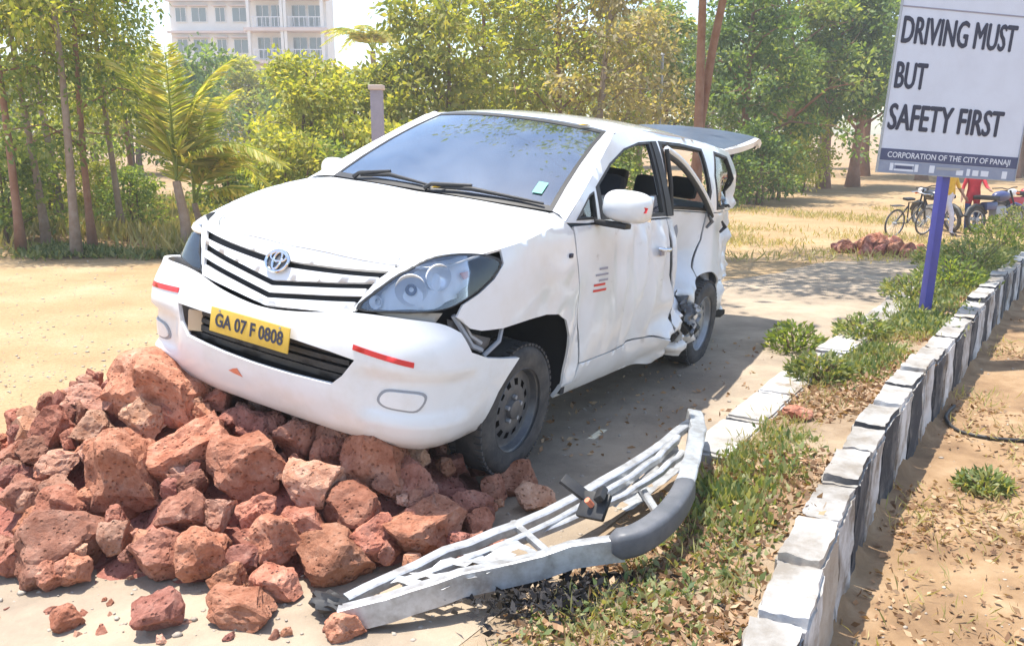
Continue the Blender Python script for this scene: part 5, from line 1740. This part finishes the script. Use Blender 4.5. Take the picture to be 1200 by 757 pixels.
# ---- palms
def frond_mesh(seed, Lf=2.3, arch=1.0, width=.34):
    r_ = random.Random(seed)
    nr = np.random.default_rng(seed)
    pts = []
    for k in range(15):
        t = k / 14
        pts.append(Vector((Lf * (t * .82), 0, Lf * (.72 * t - .85 * arch * t * t))))
    C, Dn, S = [], [], []
    for k in range(90):
        t = .14 + .86 * k / 90
        i = min(int(t * 14), 13)
        p = pts[i].lerp(pts[i + 1], t * 14 - i)
        tg = (pts[i + 1] - pts[i]).normalized()
        for sd in (-1, 1):
            C.append(p); S.append(width * (1.25 - .85 * t) * r_.uniform(.8, 1.2) * (.5 + min(t * 3, .5)) * 1.7)
            Dn.append(tg * .75 + Vector((0, sd * 1.0, -.35 + r_.uniform(-.25, .15))))
    V, F = leaf_arrays(np.array([tuple(c) for c in C]), np.array([tuple(d) for d in Dn]), np.array(S), .10, .2, nr)
    me = quads_mesh('frond', V, F, M['frond'])
    bm = bmesh.new()
    bm.from_mesh(me)
    tube_bm(bm, pts, [.022 * (1 - .85 * k / 14) for k in range(15)], 5)
    bm.to_mesh(me); bm.free()
    return me
FR = [frond_mesh(1, 2.4, .55), frond_mesh(2, 2.3, .95), frond_mesh(3, 2.5, 1.25)]
def palm(loc, label, trunk_h, fronds, scale=1.0, tr=.075):
    e = empty('palm_tree', loc)
    e.scale = (scale,) * 3
    tag(e, label, 'palm')
    pts = [Vector((.05 * math.sin(k * .5), 0, trunk_h * k / 8)) for k in range(9)]
    bm = bmesh.new()
    rad = []
    pp = []
    for k in range(25):
        t = k / 24
        i = min(int(t * 8), 7)
        pp.append(pts[i].lerp(pts[i + 1], t * 8 - i))
        rad.append(tr * (1.25 - .45 * t) * (1 + .10 * (k % 2)))
    tube_bm(bm, pp, rad, 9)
    bm_obj('trunk', bm, M['barkpale'], e, True, 25)
    for az, el, v in fronds:
        f = bpy.data.objects.new('frond', FR[v])
        f.location = pts[-1]
        f.rotation_euler = (0, -R(el), R(az))
        link(f, e)
    return e
palm(spot(205, 13.6) , 'young palm with upright fronds left of the car', 1.25, [(-70, 58, 0), (15, 46, 0), (-15, 14, 1), (120, 46, 0), (200, 48, 0), (60, 10, 2)], 1.0)
palm(spot(224, 14.1), 'smaller palm close on the right of the young palm', .95, [(20, 50, 0), (-15, 28, 1), (-10, -2, 2), (110, 35, 0), (310, 40, 0)], .95, .06)
palm(spot(441, 33), 'distant palm standing above the bushes right of the building', 5.3, [(a, 25 - 10 * (a % 3), 1 + (a // 40) % 2) for a in range(0, 360, 33)], 1.0, .12)

# ---- grass, weeds and litter: ground cover nobody could count
def scatter(name, n, pick, size, mat, up, spread=.9, aspect=.2, tuft=5, label=None, cat=None, jitter=.05):
    C, D, S = [], [], []
    for _ in range(n):
        p = pick()
        if p is None: continue
        for _ in range(tuft):
            C.append((p[0] + random.gauss(0, jitter), p[1] + random.gauss(0, jitter), p[2] + random.uniform(0, up * size * .5)))
            D.append((random.gauss(0, spread), random.gauss(0, spread), up + random.uniform(-.1, .4)))
            S.append(size * random.uniform(.5, 1.35))
    V, F = leaf_arrays(np.array(C), np.array(D), np.array(S), aspect, .25)
    o = link(bpy.data.objects.new(name, quads_mesh(name, V, F, mat)))
    tag(o, label, cat, kind='stuff')
    return o
random.seed(31)
def pick_px(x0, x1, y0, y1, dens=None):
    def f():
        for _ in range(30):
            px, py = random.uniform(x0, x1), random.uniform(y0, y1)
            p = at(px, py)
            if dens is None or random.random() < dens(p): return (p.x, p.y, ground_z(p.x, p.y))
    return f
def pick_world(x0, x1, y0, y1, dens=None):
    def f():
        for _ in range(40):
            x, y = random.uniform(x0, x1), random.uniform(y0, y1)
            if dens is None or random.random() < dens(x, y): return (x, y, ground_z(x, y))
    return f
scatter('dry_grass', 5200, pick_world(-13, -2.5, 13.2, 24, lambda x, y: max(0, min(1, .5 + 1.4 * noise.noise((x * .4, y * .4, 1)))) * sst(-2.6, -5, x)), .30, M['grass_dry'], 1.0, .45, .12, 5, 'pale dry grass on the bank under the palms and left trees', 'grass', .12)
scatter('bank_weeds', 4200, pick_world(-14, -4.0, 13.0, 19, lambda x, y: max(0, min(1, 1.6 * noise.noise((x * .5, y * .5, 8))))), .12, M['weed'], .8, .7, .35, 6, 'green weeds on the bank under the left trees', 'weeds', .12)
scatter('clearing_grass', 2000, pick_world(2, 15, 12.5, 27, lambda x, y: max(0, min(1, .25 + 1.5 * noise.noise((x * .35, y * .35, 3)))) * (x > 3.2 + (y - 12) * .15)), .14, M['grass_dry'], .8, .6, .14, 5, 'thin dry grass in the shaded patch beyond the car', 'grass', .14)

def strip_pick(y0, y1, dens, f0=0.0, f1=1.0):
    def f():
        for _ in range(40):
            y = y0 + (y1 - y0) * random.random() ** 1.25
            x = strip_frac(y, random.uniform(f0, f1))
            if random.random() < dens(x, y): return (x, y, strip_z(x, y))
    return f
patchy = lambda s_, o, k=1.7: (lambda x, y: max(0, min(1, o + k * noise.noise((x * 1.5 + s_, y * 1.5, s_)))))
def green_density(x, y):
    d = max(0, min(1, .12 + 1.7 * noise.noise((x * 1.35 + 2, y * 1.35, 2))))
    d = max(d, .95 * math.exp(-(((x - .95) / .40) ** 2 + ((y - 3.75) / .75) ** 2)))        # the thick patch behind the guard frame
    return d * (.35 + .65 * sst(2.3, 3.0, y))
scatter('strip_weeds', 430, strip_pick(1.7, 8.5, green_density, .10, .82), .038, M['weed'], .55, .85, .45, 15, 'small leafed green weeds growing in the planted strip', 'weeds', .05)
scatter('strip_weeds_tall', 80, strip_pick(3.0, 6.2, lambda x, y: green_density(x, y) ** 2, .12, .72), .050, M['weed'], 1.6, .6, .36, 18, 'taller leafy weeds behind the guard frame and along the kerb', 'weeds', .05)
scatter('strip_grass', 520, strip_pick(1.7, 13, patchy(5, .25), .1, .85), .060, M['grass_dry'], 1.0, .6, .08, 7, 'dry grass blades in the planted strip', 'grass', .04)
scatter('far_strip_weeds', 1000, strip_pick(6.6, 13.3, patchy(9, .5), .12, .82), .060, M['weed'], .9, .7, .36, 9, 'green weeds around the sign post and beyond', 'weeds', .09)
scatter('strip_litter', 4200, strip_pick(1.6, 9, patchy(3, .65), .05, .95), .042, M['litter'], .12, 1.0, .5, 3, 'dry brown leaves lying in the planted strip', 'dry leaves', .05)
def verge():
    def f():
        for _ in range(40):
            y = 2.0 + 8 * random.random() ** 1.6
            x = kerb_x(y) + .12 + 3.0 * random.random() ** 1.3
            if random.random() < .30 + 1.5 * noise.noise((x * 1.1, y * 1.1, 6)): return (x, y, ground_z(x, y) + .004)
    return f
scatter('verge_litter', 2100, verge(), .040, M['litter'], .12, 1.0, .5, 3, 'dry brown leaves strewn over the earth right of the kerb', 'dry leaves', .06)
scatter('verge_grass', 420, verge(), .085, M['grass_dry'], .7, .8, .09, 6, 'sparse dry grass on the earth right of the kerb', 'grass', .06)
bk = at(690, 694, .12)
scatter('blackened_leaves', 330, lambda: (bk.x + random.gauss(0, .17), bk.y + random.gauss(0, .085), strip_z(bk.x, bk.y) + abs(random.gauss(0, .02))), .045, M['litter_black'], .3, 1.0, .45, 3, 'blackened dead leaves in a heap below the guard frame', 'dead leaves', .03)
scatter('road_litter', 330, lambda: (lambda p: (p.x, p.y, p.z + .018))(at(random.uniform(620, 900), random.uniform(400, 540))), .04, M['litter'], .1, 1.0, .5, 1, 'dry leaves scattered on the pavement between car and kerb', 'dry leaves', .04)

# ---- single plants one can tell apart
def small_plant(loc, label, n, size, rad, h, mat, group='small plants'):
    e = empty('leafy_plant', loc)
    nr = np.random.default_rng(int(abs(loc[0]) * 1000) % 9999)
    a = nr.uniform(0, 6.28, n); rr = rad * nr.random(n) ** .5; zz = h * nr.random(n) ** .8 * (1 - .5 * (rr / rad) ** 2)
    P = np.stack([np.cos(a) * rr, np.sin(a) * rr, zz], 1)
    D = np.stack([np.cos(a) * .8, np.sin(a) * .8, np.full(n, .55)], 1) + nr.normal(size=(n, 3)) * .5
    V, F = leaf_arrays(P, D, size * nr.uniform(.6, 1.3, n), .42, .3, nr)
    link(bpy.data.objects.new('leaves', quads_mesh('leaves', V, F, mat)), e)
    bm = bmesh.new()
    for k in range(9):
        b = k * .7
        tube_bm(bm, [(0, 0, -.02), (math.cos(b) * rad * .4, math.sin(b) * rad * .4, h * .5), (math.cos(b) * rad * .7, math.sin(b) * rad * .7, h * .85)], [.008, .006, .003], 5)
    bm_obj('stems', bm, M['bark'], e)
    tag(e, label, 'plant', group)
    return e
for i, (px, py, rad, h, lab, mt) in enumerate([
    (930, 412, .22, .26, 'small dark bush growing at the road side of the low kerb', 'leaf_mid'),
    (1152, 575, .14, .13, 'little green plant alone on the earth right of the kerb', 'weed'),
    (1068, 348, .28, .24, 'leafy plant just left of the sign post foot', 'weed'),
    (1112, 338, .36, .36, 'leafy plant just right of the sign post', 'leaf_mid'),
    (1140, 318, .42, .46, 'bigger green plant beyond the sign post', 'weed'),
    (1170, 292, .50, .55, 'bushy plant at the kerb near the right picture edge', 'leaf_mid'),
    (1195, 276, .55, .60, 'bushy plant cut by the right picture edge', 'weed'),
    (1105, 312, .36, .34, 'low plant behind the sign post', 'weed'),
    (1010, 395, .20, .20, 'small plant in the middle of the strip before the sign', 'weed'),
    (960, 440, .20, .16, 'small green plant near the flat red stone', 'weed')]):
    p = at(px, py, (.12 + slope(at(px, py, 0).y)) if i > 1 else None)
    small_plant(tuple(p - Vector((0, 0, .02))), lab, int(380 + 1500 * rad), .045 + .04 * rad, rad, h, M[mt])

# ---- black cable on the verge
cb = [at(1118, 478), at(1108, 492), at(1122, 507), at(1160, 516), at(1215, 520)]
o = tube('black_cable', [Vector(p) + Vector((0, 0, .018)) for p in catmull([tuple(c) for c in cb], 6)], .012, M['black'], None, 8)
tag(o, 'black cable curling over the earth beside the kerb', 'cable')

# ---- gravel and grit lying on the sand and the paving
def gravel(name, n, pick, lo, hi, mat, label):
    base = bmesh.new(); bmesh.ops.create_icosphere(base, subdivisions=1, radius=1)
    bv = np.array([tuple(v.co) for v in base.verts]); bf = np.array([[v.index for v in f.verts] for f in base.faces]); base.free()
    V, F = [], []
    for i in range(n):
        p = pick()
        sz = lo + (hi - lo) * random.random() ** 3
        q = bv * (1 + .25 * NR.normal(size=(len(bv), 1))) * np.array([sz * random.uniform(.8, 1.5), sz, sz * .65])
        V.append(q + np.array([p[0], p[1], p[2] + sz * .25])); F.append(bf + i * len(bv))
    o = link(bpy.data.objects.new(name, quads_mesh(name, np.concatenate(V), np.concatenate(F), mat)))
    tag(o, label, 'gravel', kind='stuff')
gravel('sand_gravel', 1500, lambda: (lambda p: (p.x, p.y, ground_z(p.x, p.y)))(at(random.uniform(-60, 330), random.uniform(300, 480))), .003, .013, M['kraw'], 'fine gravel strewn over the sandy ground left of the heap')
gravel('road_grit', 1300, lambda: (lambda p: (p.x, p.y, p.z + .014))(at(random.uniform(-20, 900), random.uniform(400, 757))), .003, .014, M['kraw'], 'grit and small debris on the paving around the car')
gravel('verge_gravel', 700, lambda: (lambda y: (lambda x: (x, y, ground_z(x, y)))(kerb_x(y) + .1 + 2.6 * random.random()))(2.2 + 6 * random.random() ** 1.5), .004, .012, M['kraw'], 'small pebbles on the earth right of the kerb')

# ================================================================== THE APARTMENT BUILDING, far back on the left
M['bw'] = material('cream_wall_paint', (.82, .79, .74), .9, noise_=(.35, 6, .4, .75), col2=(.74, .70, .65))
M['bp'] = material('pink_slab_paint', (.72, .58, .52), .9, noise_=(.5, 6, .4, .75), col2=(.64, .50, .45))
M['bglass'] = material('dark_window_glass', (.11, .15, .16), .08, spec=.8)
M['bframe'] = material('white_window_frame', (.70, .70, .70), .6)
M['brail'] = material('white_balcony_rail', (.72, .72, .74), .7)
def building():
    Y = 88.0
    k = Y / FOCAL
    X = lambda px: spot(px, Y).x
    e = empty('apartment_building', (X(285), Y, -.6))
    o0 = Vector((X(285), Y, -.6))
    tag(e, 'pale multi-storey apartment building with balconies behind the palm and bushes', 'building')
    floor_h = 3.05
    z0 = -.35
    def bx(name, x0, x1, y0, y1, za, zb, mat, parent=e):
        return box(name, ((x0 + x1) / 2 - o0.x, (y0 + y1) / 2 - o0.y, (za + zb) / 2 - o0.z), (x1 - x0, y1 - y0, zb - za), mat, parent)
    nf = 7
    top = z0 + nf * floor_h
    xa, xb, xc = X(196), X(297), X(384)
    bx('wall', xa, xb, Y + 3.2, Y + 5.5, -.6, top, M['bw'])
    bx('wall', xb + .01, xc, Y + 1.9, Y + 5.5, -.6, top, M['bw'])
    for f in range(nf + 1):
        z = z0 + f * floor_h
        bx('floor_slab', xb - .3, xc + .35, Y - .15, Y + 1.88, z - .32, z, M['bp'])
        bx('floor_band', xa - .2, xb - .32, Y + 2.6, Y + 3.18, z - .22, z, M['bp'])
        if f == nf: break
        # columns and balcony rails of the projecting half
        for px in (299, 337, 341, 383):
            x = X(px)
            bx('column', x - .14, x + .14, Y - .02, Y + .28, z + .005, z + floor_h - .325, M['bw'])
        for pa, pb in ((301, 336), (342, 382)):
            bx('balcony_rail', X(pa) + .10, X(pb) - .02, Y + .02, Y + .10, z + .95, z + 1.03, M['brail'])
            for q in range(7):
                x = X(pa) + .3 + (X(pb) - X(pa) - .5) * q / 6
                bx('baluster', x - .025, x + .025, Y + .035, Y + .085, z + .005, z + .948, M['brail'])
        for pa, pb in ((302.5, 318), (320, 335), (344, 361), (363, 380)):
            w = bx('window', X(pa), X(pb), Y + 1.78, Y + 1.897, z + .25, z + 2.35, M['bframe'])
            c = w.location
            xm = (X(pa) + X(pb)) / 2
            for s0, s1 in ((X(pa) + .07, xm - .04), (xm + .04, X(pb) - .07)):
                p_ = bx('pane', s0, s1, Y + 1.755, Y + 1.778, z + .33, z + 2.27, M['bglass'], w)
        for pa, pb in ((203, 216), (222, 240), (250, 262), (270, 288)):
            w = bx('window', X(pa), X(pb), Y + 3.08, Y + 3.197, z + .85, z + 2.3, M['bframe'])
            xm = (X(pa) + X(pb)) / 2
            for s0, s1 in ((X(pa) + .07, xm - .04), (xm + .04, X(pb) - .07)):
                bx('pane', s0, s1, Y + 3.055, Y + 3.078, z + .93, z + 2.22, M['bglass'], w)
            bx('sunshade', X(pa) - .15, X(pb) + .15, Y + 2.5, Y + 3.195, z + 2.38, z + 2.46, M['bp'])
    bx('parapet', xa, xc, Y + 1.92, Y + 2.1, top + .01, top + .9, M['bw'])
building()

# ---- grey post and slim pale pole among the bushes
p = spot(443, 16.6)
e = empty('grey_post', tuple(p))
tag(e, 'violet-grey square post standing among the bushes above the bonnet', 'post')
box('post_shaft', (0, 0, 1.5), (.22, .22, 3.1), material('violet_grey_paint', (.40, .35, .42), .8, noise_=(4, 5, .4, .8), col2=(.30, .27, .33)), e, None, .01)
box('post_cap', (0, 0, 3.09), (.28, .28, .09), M['bp'], e, None, .015)
box('post_foot', (0, 0, .06), (.36, .36, .14), M['kgrey'], e, None, .02)
p = spot(773, 26)
e = empty('pale_pole', tuple(p)); tag(e, 'slim pale pole standing between the trees behind the tailgate', 'pole')
tube('shaft', [(0, 0, -.1), (0, 0, 4.6)], [.06, .045], M['galv'], e, 10)
tube('cap', [(0, 0, 4.6), (0, 0, 4.68)], [.07, .03], M['galv'], e, 10)

# ================================================================== PEOPLE AND CYCLES down the road
def person(loc, rz, label, pose, cloth, H=1.66):
    """one skinned body: joints -> skin -> smoothed surface, coloured by garment"""
    k = H / 1.70
    J = dict(pel=(0, 0, .95), sp1=(0, .0, 1.10), sp2=(0, .01, 1.27), chest=(0, .0, 1.40), neck=(0, .0, 1.47), head0=(0, -.02, 1.54), head1=(0, -.025, 1.62), head2=(0, -.01, 1.68))
    Rd = dict(pel=.135, sp1=.125, sp2=.135, chest=.125, neck=.055, head0=.075, head1=.095, head2=.07)
    E = [('pel', 'sp1'), ('sp1', 'sp2'), ('sp2', 'chest'), ('chest', 'neck'), ('neck', 'head0'), ('head0', 'head1'), ('head1', 'head2')]
    for s, n in ((1, 'l'), (-1, 'r')):
        st = pose[n + 'leg']           # (hip swing, knee bend)
        a, b = R(st[0]), R(st[1])
        hip = Vector((s * .10, 0, .90))
        kn = hip + Vector((s * .01, -math.sin(a) * .44, -math.cos(a) * .44))
        an = kn + Vector((0, math.sin(b - a) * .42, -math.cos(b - a) * .42))
        to = an + Vector((s * .02, -.16, -.035))
        am = pose[n + 'arm']
        sh = Vector((s * .185, 0, 1.39))
        a2, b2, o2 = R(am[0]), R(am[1]), R(am[2])
        el = sh + Vector((s * math.sin(o2) * .28, -math.sin(a2) * .28, -math.cos(a2) * math.cos(o2) * .28))
        wr = el + Vector((s * math.sin(o2) * .1, -math.sin(a2 + b2) * .25, -math.cos(a2 + b2) * .24))
        f = (wr - el).normalized()
        pl = wr + f * .07
        J.update({n + 'hip': hip, n + 'kn': kn, n + 'an': an, n + 'to': to, n + 'sh': sh, n + 'el': el, n + 'wr': wr, n + 'pl': pl})
        Rd.update({n + 'hip': .098, n + 'kn': .062, n + 'an': .046, n + 'to': .034, n + 'sh': .062, n + 'el': .043, n + 'wr': .029, n + 'pl': .034})
        E += [('pel', n + 'hip'), (n + 'hip', n + 'kn'), (n + 'kn', n + 'an'), (n + 'an', n + 'to'), ('chest', n + 'sh'), (n + 'sh', n + 'el'), (n + 'el', n + 'wr'), (n + 'wr', n + 'pl')]
        side = Vector((0, 1, 0)).cross(f).normalized()
        fwd = Vector((0, -1, 0))
        for q in range(4):
            base = pl + f * .02 + fwd * (.027 - .018 * q)
            t1 = base + f * (.04, .046, .043, .034)[q] - side * s * .004
            t2 = t1 + f * .028 - side * s * .012
            J[n + 'f%da' % q] = t1; J[n + 'f%db' % q] = t2
            Rd[n + 'f%da' % q] = .009; Rd[n + 'f%db' % q] = .007
            E += [(n + 'pl', n + 'f%da' % q), (n + 'f%da' % q, n + 'f%db' % q)]
        th = wr + f * .045 + fwd * .045
        J[n + 'th'] = th; Rd[n + 'th'] = .010
        J[n + 'th2'] = th + f * .035 + fwd * .012; Rd[n + 'th2'] = .008
        E += [(n + 'wr', n + 'th'), (n + 'th', n + 'th2')]
    names = list(J)
    me = bpy.data.meshes.new('body')
    me.from_pydata([tuple(Vector(J[n]) * k) for n in names], [(names.index(a), names.index(b)) for a, b in E], [])
    tmp = bpy.data.objects.new('body_tmp', me)
    COL.objects.link(tmp)
    sk = tmp.modifiers.new('skin', 'SKIN')
    for n, v in zip(names, me.skin_vertices[0].data):
        v.radius = (Rd[n] * k * (1.25 if n in ('pel', 'sp1', 'sp2', 'chest') else 1), Rd[n] * k * (.85 if n in ('pel', 'sp1', 'sp2', 'chest') else 1))
        v.use_root = n == 'pel'
    ss = tmp.modifiers.new('sub', 'SUBSURF'); ss.levels = 1; ss.render_levels = 1
    dg = bpy.context.evaluated_depsgraph_get()
    out = bpy.data.meshes.new_from_object(tmp.evaluated_get(dg))
    bpy.data.objects.remove(tmp); bpy.data.meshes.remove(me)
    out.name = 'body'
    e = empty('person', loc, (0, 0, rz))
    tag(e, label, 'person')
    for m_ in ('skin', 'shirt', 'trousers', 'hair', 'shoe'):
        out.materials.append(cloth[m_])
    wl, wr_ = Vector(J['lel']) * k, Vector(J['rel']) * k
    hem = cloth['hem'] * k
    for p in out.polygons:
        c = p.center
        p.use_smooth = True
        arm = abs(c.x) > .19 * k and c.z > .60 * k
        if c.z > 1.47 * k: i = 0
        elif arm: i = 1 if c.z > (wl.z if c.x > 0 else wr_.z) - .02 else 0
        elif c.z > hem: i = 1
        elif c.z > .10 * k: i = 2
        else: i = 4
        if c.z > 1.64 * k or (c.z > 1.53 * k and c.y > .02 * k): i = 3
        p.material_index = i
    link(bpy.data.objects.new('body', out), e)
    # face: eyes at half head height, nose, mouth, ears
    fz = 1.60 * k
    bm = bmesh.new()
    for s in (-1, 1):
        bmesh.ops.create_uvsphere(bm, u_segments=8, v_segments=6, radius=.011, matrix=Matrix.Translation((s * .034 * k, -.112 * k, fz + .012)))
    bm_obj('eyes', bm, M['ink'], e, True)
    bm = bmesh.new()
    tube_bm(bm, [(0, -.112 * k, fz + .01), (0, -.135 * k, fz - .025), (0, -.118 * k, fz - .03)], [.008, .013, .008], 6)
    bm_obj('nose', bm, cloth['skin'], e, True)
    box('mouth', (0, -.110 * k, fz - .058), (.045, .012, .010), M['red'], e)
    for s in (-1, 1):
        box('ear', (s * .098 * k, -.015, fz - .005), (.018, .04, .055), cloth['skin'], e, None, .007)
    return e
SK = material('brown_skin', (.22, .12, .08), .6)
HR = material('black_hair', (.012, .011, .011), .6)
SH = material('dark_shoe', (.04, .03, .03), .7)
cl = lambda n, c: material(n, c, .9, noise_=(12, 4, .4, .8), col2=tuple(x * .75 for x in c))
p = spot(1120, 20.0); p.z += .05
person(tuple(p), R(35), 'person in yellow shirt and pale lilac trousers walking past the parked motorcycle', dict(lleg=(-22, 4), rleg=(24, 22), larm=(18, 15, 12), rarm=(-18, 20, 12)), dict(skin=SK, hair=HR, shoe=SH, shirt=cl('yellow_cotton', (.70, .42, .04)), trousers=cl('pale_lilac_cotton', (.62, .60, .68)), hem=.98), 1.68)
p = spot(1149, 20.6); p.z += .05
person(tuple(p), R(-15), 'person in long red shirt and blue trousers standing by the motorcycle', dict(lleg=(-4, 2), rleg=(6, 6), larm=(35, 40, 14), rarm=(5, 25, 16)), dict(skin=SK, hair=HR, shoe=SH, shirt=cl('red_cotton', (.52, .035, .05)), trousers=cl('blue_denim', (.06, .09, .24)), hem=.74), 1.58)

def ring(bm, c, rad, w, n=28, k=6):
    tube_bm(bm, [(c[0] + math.cos(2*math.pi*i/n) * rad, c[1], c[2] + math.sin(2*math.pi*i/n) * rad) for i in range(n + 1)], w, k, caps=False)
def cycle_wheel(parent, x, rad, w, spokes, hubr=.03):
    e = empty('wheel', (x, 0, rad + w), parent=parent)
    bm = bmesh.new(); ring(bm, (0, 0, 0), rad, w); bm_obj('tyre', bm, M['rubber'], e, True)
    bm = bmesh.new(); ring(bm, (0, 0, 0), rad - w * 1.1, w * .55); bm_obj('rim', bm, M['galv'], e, True)
    bm = bmesh.new()
    for i in range(spokes):
        a = 2 * math.pi * i / spokes
        tube_bm(bm, [(0, .02 * (-1) ** i, 0), (math.cos(a) * (rad - w), 0, math.sin(a) * (rad - w))], .004 if spokes > 10 else .014, 4)
    o = bm_obj('spokes', bm, M['galv'], e); o['kind'] = 'stuff'
    tube('hub', [(0, -.05, 0), (0, .05, 0)], hubr, M['galv'], e, 10)
    return e
p = spot(1075, 19.8)
bike = empty('bicycle', tuple(p + Vector((0, 0, .05))), (R(7), 0, R(28)))
tag(bike, 'black bicycle leaning left of the sign post', 'bicycle')
cycle_wheel(bike, -.52, .31, .02, 24); cycle_wheel(bike, .52, .31, .02, 24)
for pts in ([(-.52, 0, .33), (-.10, 0, .32), (-.18, 0, .80), (.34, 0, .80), (-.10, 0, .32)], [(-.52, 0, .33), (-.17, 0, .72)], [(.52, 0, .33), (.36, 0, .72), (.32, 0, .95)]):
    tube('frame_tube', pts, .018, M['black'], bike, 8)
tube('handlebar', [(.20, -.27, .98), (.30, -.20, 1.0), (.33, 0, .97), (.30, .20, 1.0), (.20, .27, .98)], .013, M['chrome'], bike, 8)
box('saddle', (-.20, 0, .88), (.26, .16, .06), M['black'], bike, None, .025)
tube('pedal_crank', [(-.10, .05, .32), (-.02, .05, .20)], .01, M['galv'], bike, 6)
tube('pedal_crank', [(-.10, -.05, .32), (-.18, -.05, .44)], .01, M['galv'], bike, 6)
box('carrier', (-.55, 0, .74), (.34, .14, .015), M['black'], bike)

def motorcycle(px, y, rz, label, tank):
    p = spot(px, y)
    e = empty('motorcycle', tuple(p + Vector((0, 0, .05))), (R(-6), 0, rz))
    tag(e, label, 'motorcycle', 'motorcycles behind the sign')
    cycle_wheel(e, -.62, .26, .045, 6, .06); cycle_wheel(e, .64, .26, .045, 6, .06)
    for pts, r_ in (([(.64, .07, .31), (.44, .07, .80), (.38, .06, .98)], .022), ([(.64, -.07, .31), (.44, -.07, .80), (.38, -.06, .98)], .022), ([(.42, 0, .80), (.10, 0, .78), (-.30, 0, .62), (-.62, 0, .31)], .025), ([(.40, 0, .70), (.18, 0, .30), (-.25, 0, .28), (-.62, 0, .31)], .025)):
        tube('frame_tube', pts, r_, M['dark'], e, 8)
    bm = bmesh.new(); bmesh.ops.create_uvsphere(bm, u_segments=18, v_segments=12, radius=1, matrix=Matrix.Translation((.16, 0, .84)) @ Matrix.Diagonal((.27, .14, .13, 1)))
    bm_obj('tank', bm, tank, e, True)
    box('seat', (-.30, 0, .82), (.62, .24, .10), M['black'], e, Euler((0, R(4), 0)), .04)
    box('side_panel', (-.22, 0, .62), (.36, .22, .20), tank, e, None, .05)
    box('engine', (.06, 0, .45), (.34, .24, .32), M['galv'], e, None, .05)
    tube('exhaust', [(.16, .13, .32), (-.1, .15, .26), (-.72, .16, .36)], [.02, .025, .045], M['chrome'], e, 8)
    tube('handlebar', [(.26, -.34, 1.04), (.36, -.15, 1.04), (.38, 0, 1.0), (.36, .15, 1.04), (.26, .34, 1.04)], .014, M['dark'], e, 8)
    box('headlight', (.52, 0, .92), (.14, .17, .17), M['lampgrey'], e, None, .05)
    for s in (-1, 1):
        box('indicator', (.50, s * .17, .90), (.06, .07, .05), M['amber'], e, None, .015)
    tube('front_mudguard', [(.64 + math.cos(a) * .335, 0, .31 + math.sin(a) * .335) for a in (R(20), R(55), R(90), R(125), R(160))], .05, tank, e, 8)
    tube('rear_mudguard', [(-.62 + math.cos(a) * .335, 0, .31 + math.sin(a) * .335) for a in (R(25), R(60), R(95), R(130), R(165))], .055, M['black'], e, 8)
    return e
motorcycle(1180, 20.5, R(20), 'dark blue motorcycle parked right of the red-shirted person', material('blue_tank_paint', (.05, .06, .16), .3, coat=.4))
motorcycle(1108, 21.2, R(100), 'black motorcycle facing the road behind the violet post', material('black_tank_paint', (.02, .02, .022), .3, coat=.4))
motorcycle(1212, 22.0, R(5), 'red motorcycle cut by the right picture edge', material('red_tank_paint', (.45, .03, .04), .3, coat=.4))

# ================================================================== AIR: thin haze volume added to lift the dark of the far trees
hz = bpy.data.materials.new('added_haze')
hz.use_nodes = True
nt = hz.node_tree
nt.nodes.clear()
ho = nt.nodes.new('ShaderNodeOutputMaterial')
hv = nt.nodes.new('ShaderNodeVolumePrincipled')
hv.inputs['Color'].default_value = (.97, .97, .95, 1)
hv.inputs['Density'].default_value = .0025
hv.inputs['Anisotropy'].default_value = .2
nt.links.new(hv.outputs[0], ho.inputs['Volume'])
o = box('haze', (0, 48, 12), (260, 180, 30), hz)
tag(o, kind='stuff')
